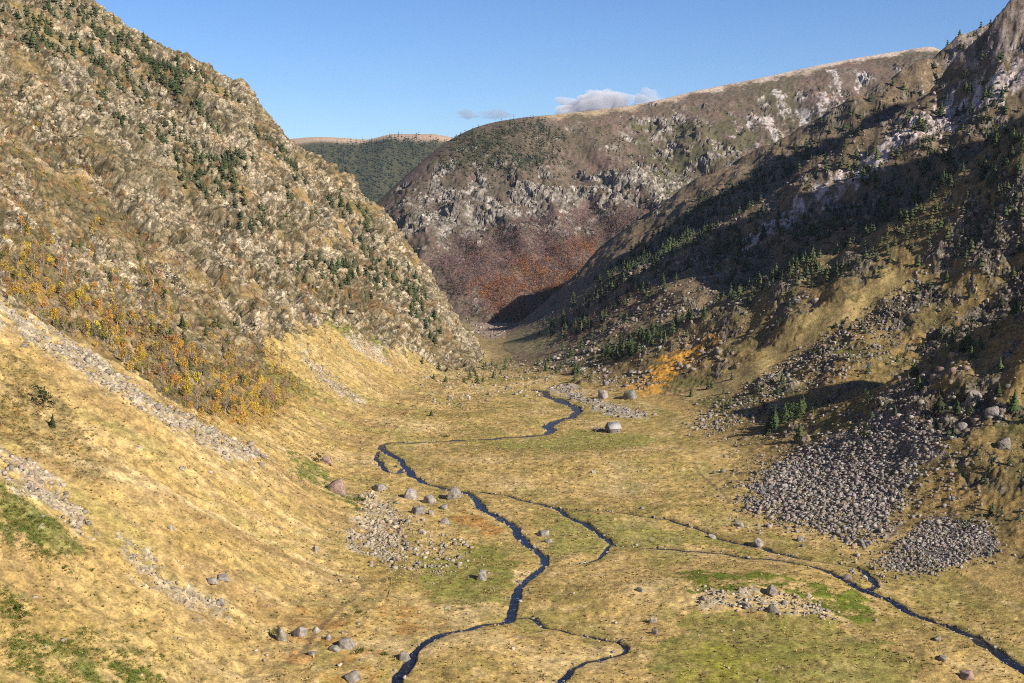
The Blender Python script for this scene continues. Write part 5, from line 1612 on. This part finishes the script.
# ------------------------------------------------------------------ air
hm = bpy.data.materials.new('valley_air'); hm.use_nodes = True; ht = hm.node_tree
ht.nodes.remove(ht.nodes['Principled BSDF'])
hv = ht.nodes.new('ShaderNodeVolumePrincipled'); hv.inputs['Color'].default_value = (.62, .76, 1.0, 1); hv.inputs['Density'].default_value = HAZE
ht.links.new(hv.outputs[0], ht.nodes['Material Output'].inputs['Volume'])
zt = float(Zd.max()) + 30
V_, F_ = box(-5900, 5900, -5900, 5900, float(Zd.min()) - 1.0, zt)
if HAZE: link('haze', mesh_from('haze', V_, F_, hm), kind='stuff', label='thin blue autumn air over the whole valley')

# ------------------------------------------------------------------ clouds, far beyond the ridge
def cloud(px, py, wpx, hpx, D, seed, dens, label, colr=(1, .97, .99)):
    V, Fc = ICO[4]
    V, Fc = V.copy(), Fc
    n = fbm3((V[:, 0] * 1.6 + seed).astype(F32), (V[:, 1] * 1.6).astype(F32), (V[:, 2] * 2.0).astype(F32), 4, seed)
    rr = 1 + .75 * n
    V = V * rr[:, None]; V[:, 2] = np.where(V[:, 2] < 0, V[:, 2] * .45, V[:, 2])
    c = pix(px, py, D); k_ = D / FPX
    m = bpy.data.materials.new('cloud_vapour'); m.use_nodes = True; t = m.node_tree
    t.nodes.remove(t.nodes['Principled BSDF'])
    vol = t.nodes.new('ShaderNodeVolumePrincipled'); vol.inputs['Color'].default_value = (*colr, 1); vol.inputs['Density'].default_value = dens; vol.inputs['Anisotropy'].default_value = -.4
    t.links.new(vol.outputs[0], t.nodes['Material Output'].inputs['Volume'])
    me = mesh_from('cloud', V, Fc, m, smooth=True)
    link('cloud', me, None, label, 'cloud', None, None, tuple(c), (0, 0, 0), (wpx * .5 * k_, wpx * .4 * k_, hpx * .62 * k_))


cloud(592, 110, 66, 30, 9000, 5, .012, 'pale flat cloud resting on the ridge of the centre mountain')
cloud(648, 102, 30, 15, 9000, 9, .010, 'small pale cloud right of the larger one on the ridge')
cloud(468, 116, 22, 9, 9000, 12, .008, 'tiny grey cloud wisp left of the ridge clouds', (.55, .58, .66))
cloud(496, 116, 28, 9, 9000, 15, .006, 'thin grey cloud wisp just above the left shoulder of the ridge', (.55, .58, .66))
print('rest', round(time.time() - T0, 1))
#@@END
# ------------------------------------------------------------------ light, sky
SUN_AZ, SUN_EL = math.radians(125), math.radians(31)
sd = np.array([math.sin(SUN_AZ) * math.cos(SUN_EL), math.cos(SUN_AZ) * math.cos(SUN_EL), math.sin(SUN_EL)])
sun = bpy.data.lights.new('sun', 'SUN'); sun.energy = 5.0; sun.angle = math.radians(.5); sun.color = (1.0, .93, .82)
so = bpy.data.objects.new('sun', sun); COL.objects.link(so)
from mathutils import Vector
so.rotation_euler = Vector(sd).to_track_quat('Z', 'Y').to_euler()
so.location = tuple(sd * 3000)
w = bpy.data.worlds.new('World'); scene.world = w; w.use_nodes = True
wn = w.node_tree; bg = wn.nodes['Background']
sky = wn.nodes.new('ShaderNodeTexSky'); sky.sky_type = 'NISHITA'; sky.sun_disc = False
sky.sun_elevation = SUN_EL; sky.sun_rotation = SUN_AZ
sky.altitude = 2500; sky.air_density = 1.0; sky.dust_density = 0.0; sky.ozone_density = 3.0
tone = wn.nodes.new('ShaderNodeMix'); tone.data_type = 'RGBA'; tone.blend_type = 'MULTIPLY'; tone.inputs[0].default_value = 1.0
tone.inputs[7].default_value = (.80, 1.0, 1.30, 1)
wn.links.new(sky.outputs[0], tone.inputs[6]); wn.links.new(tone.outputs[2], bg.inputs[0]); bg.inputs[1].default_value = .064

scene.view_settings.view_transform = 'Standard'
scene.view_settings.look = 'None'
scene.view_settings.exposure = 0.58
scene.view_settings.gamma = 1.0
scene.cycles.use_denoising = False
scene.cycles.filter_width = 1.0        # crisp, as a sharpened photograph
scene.cycles.max_bounces = 4; scene.cycles.diffuse_bounces = 2; scene.cycles.glossy_bounces = 2
scene.cycles.volume_bounces = 1
print('done', round(time.time() - T0, 1))
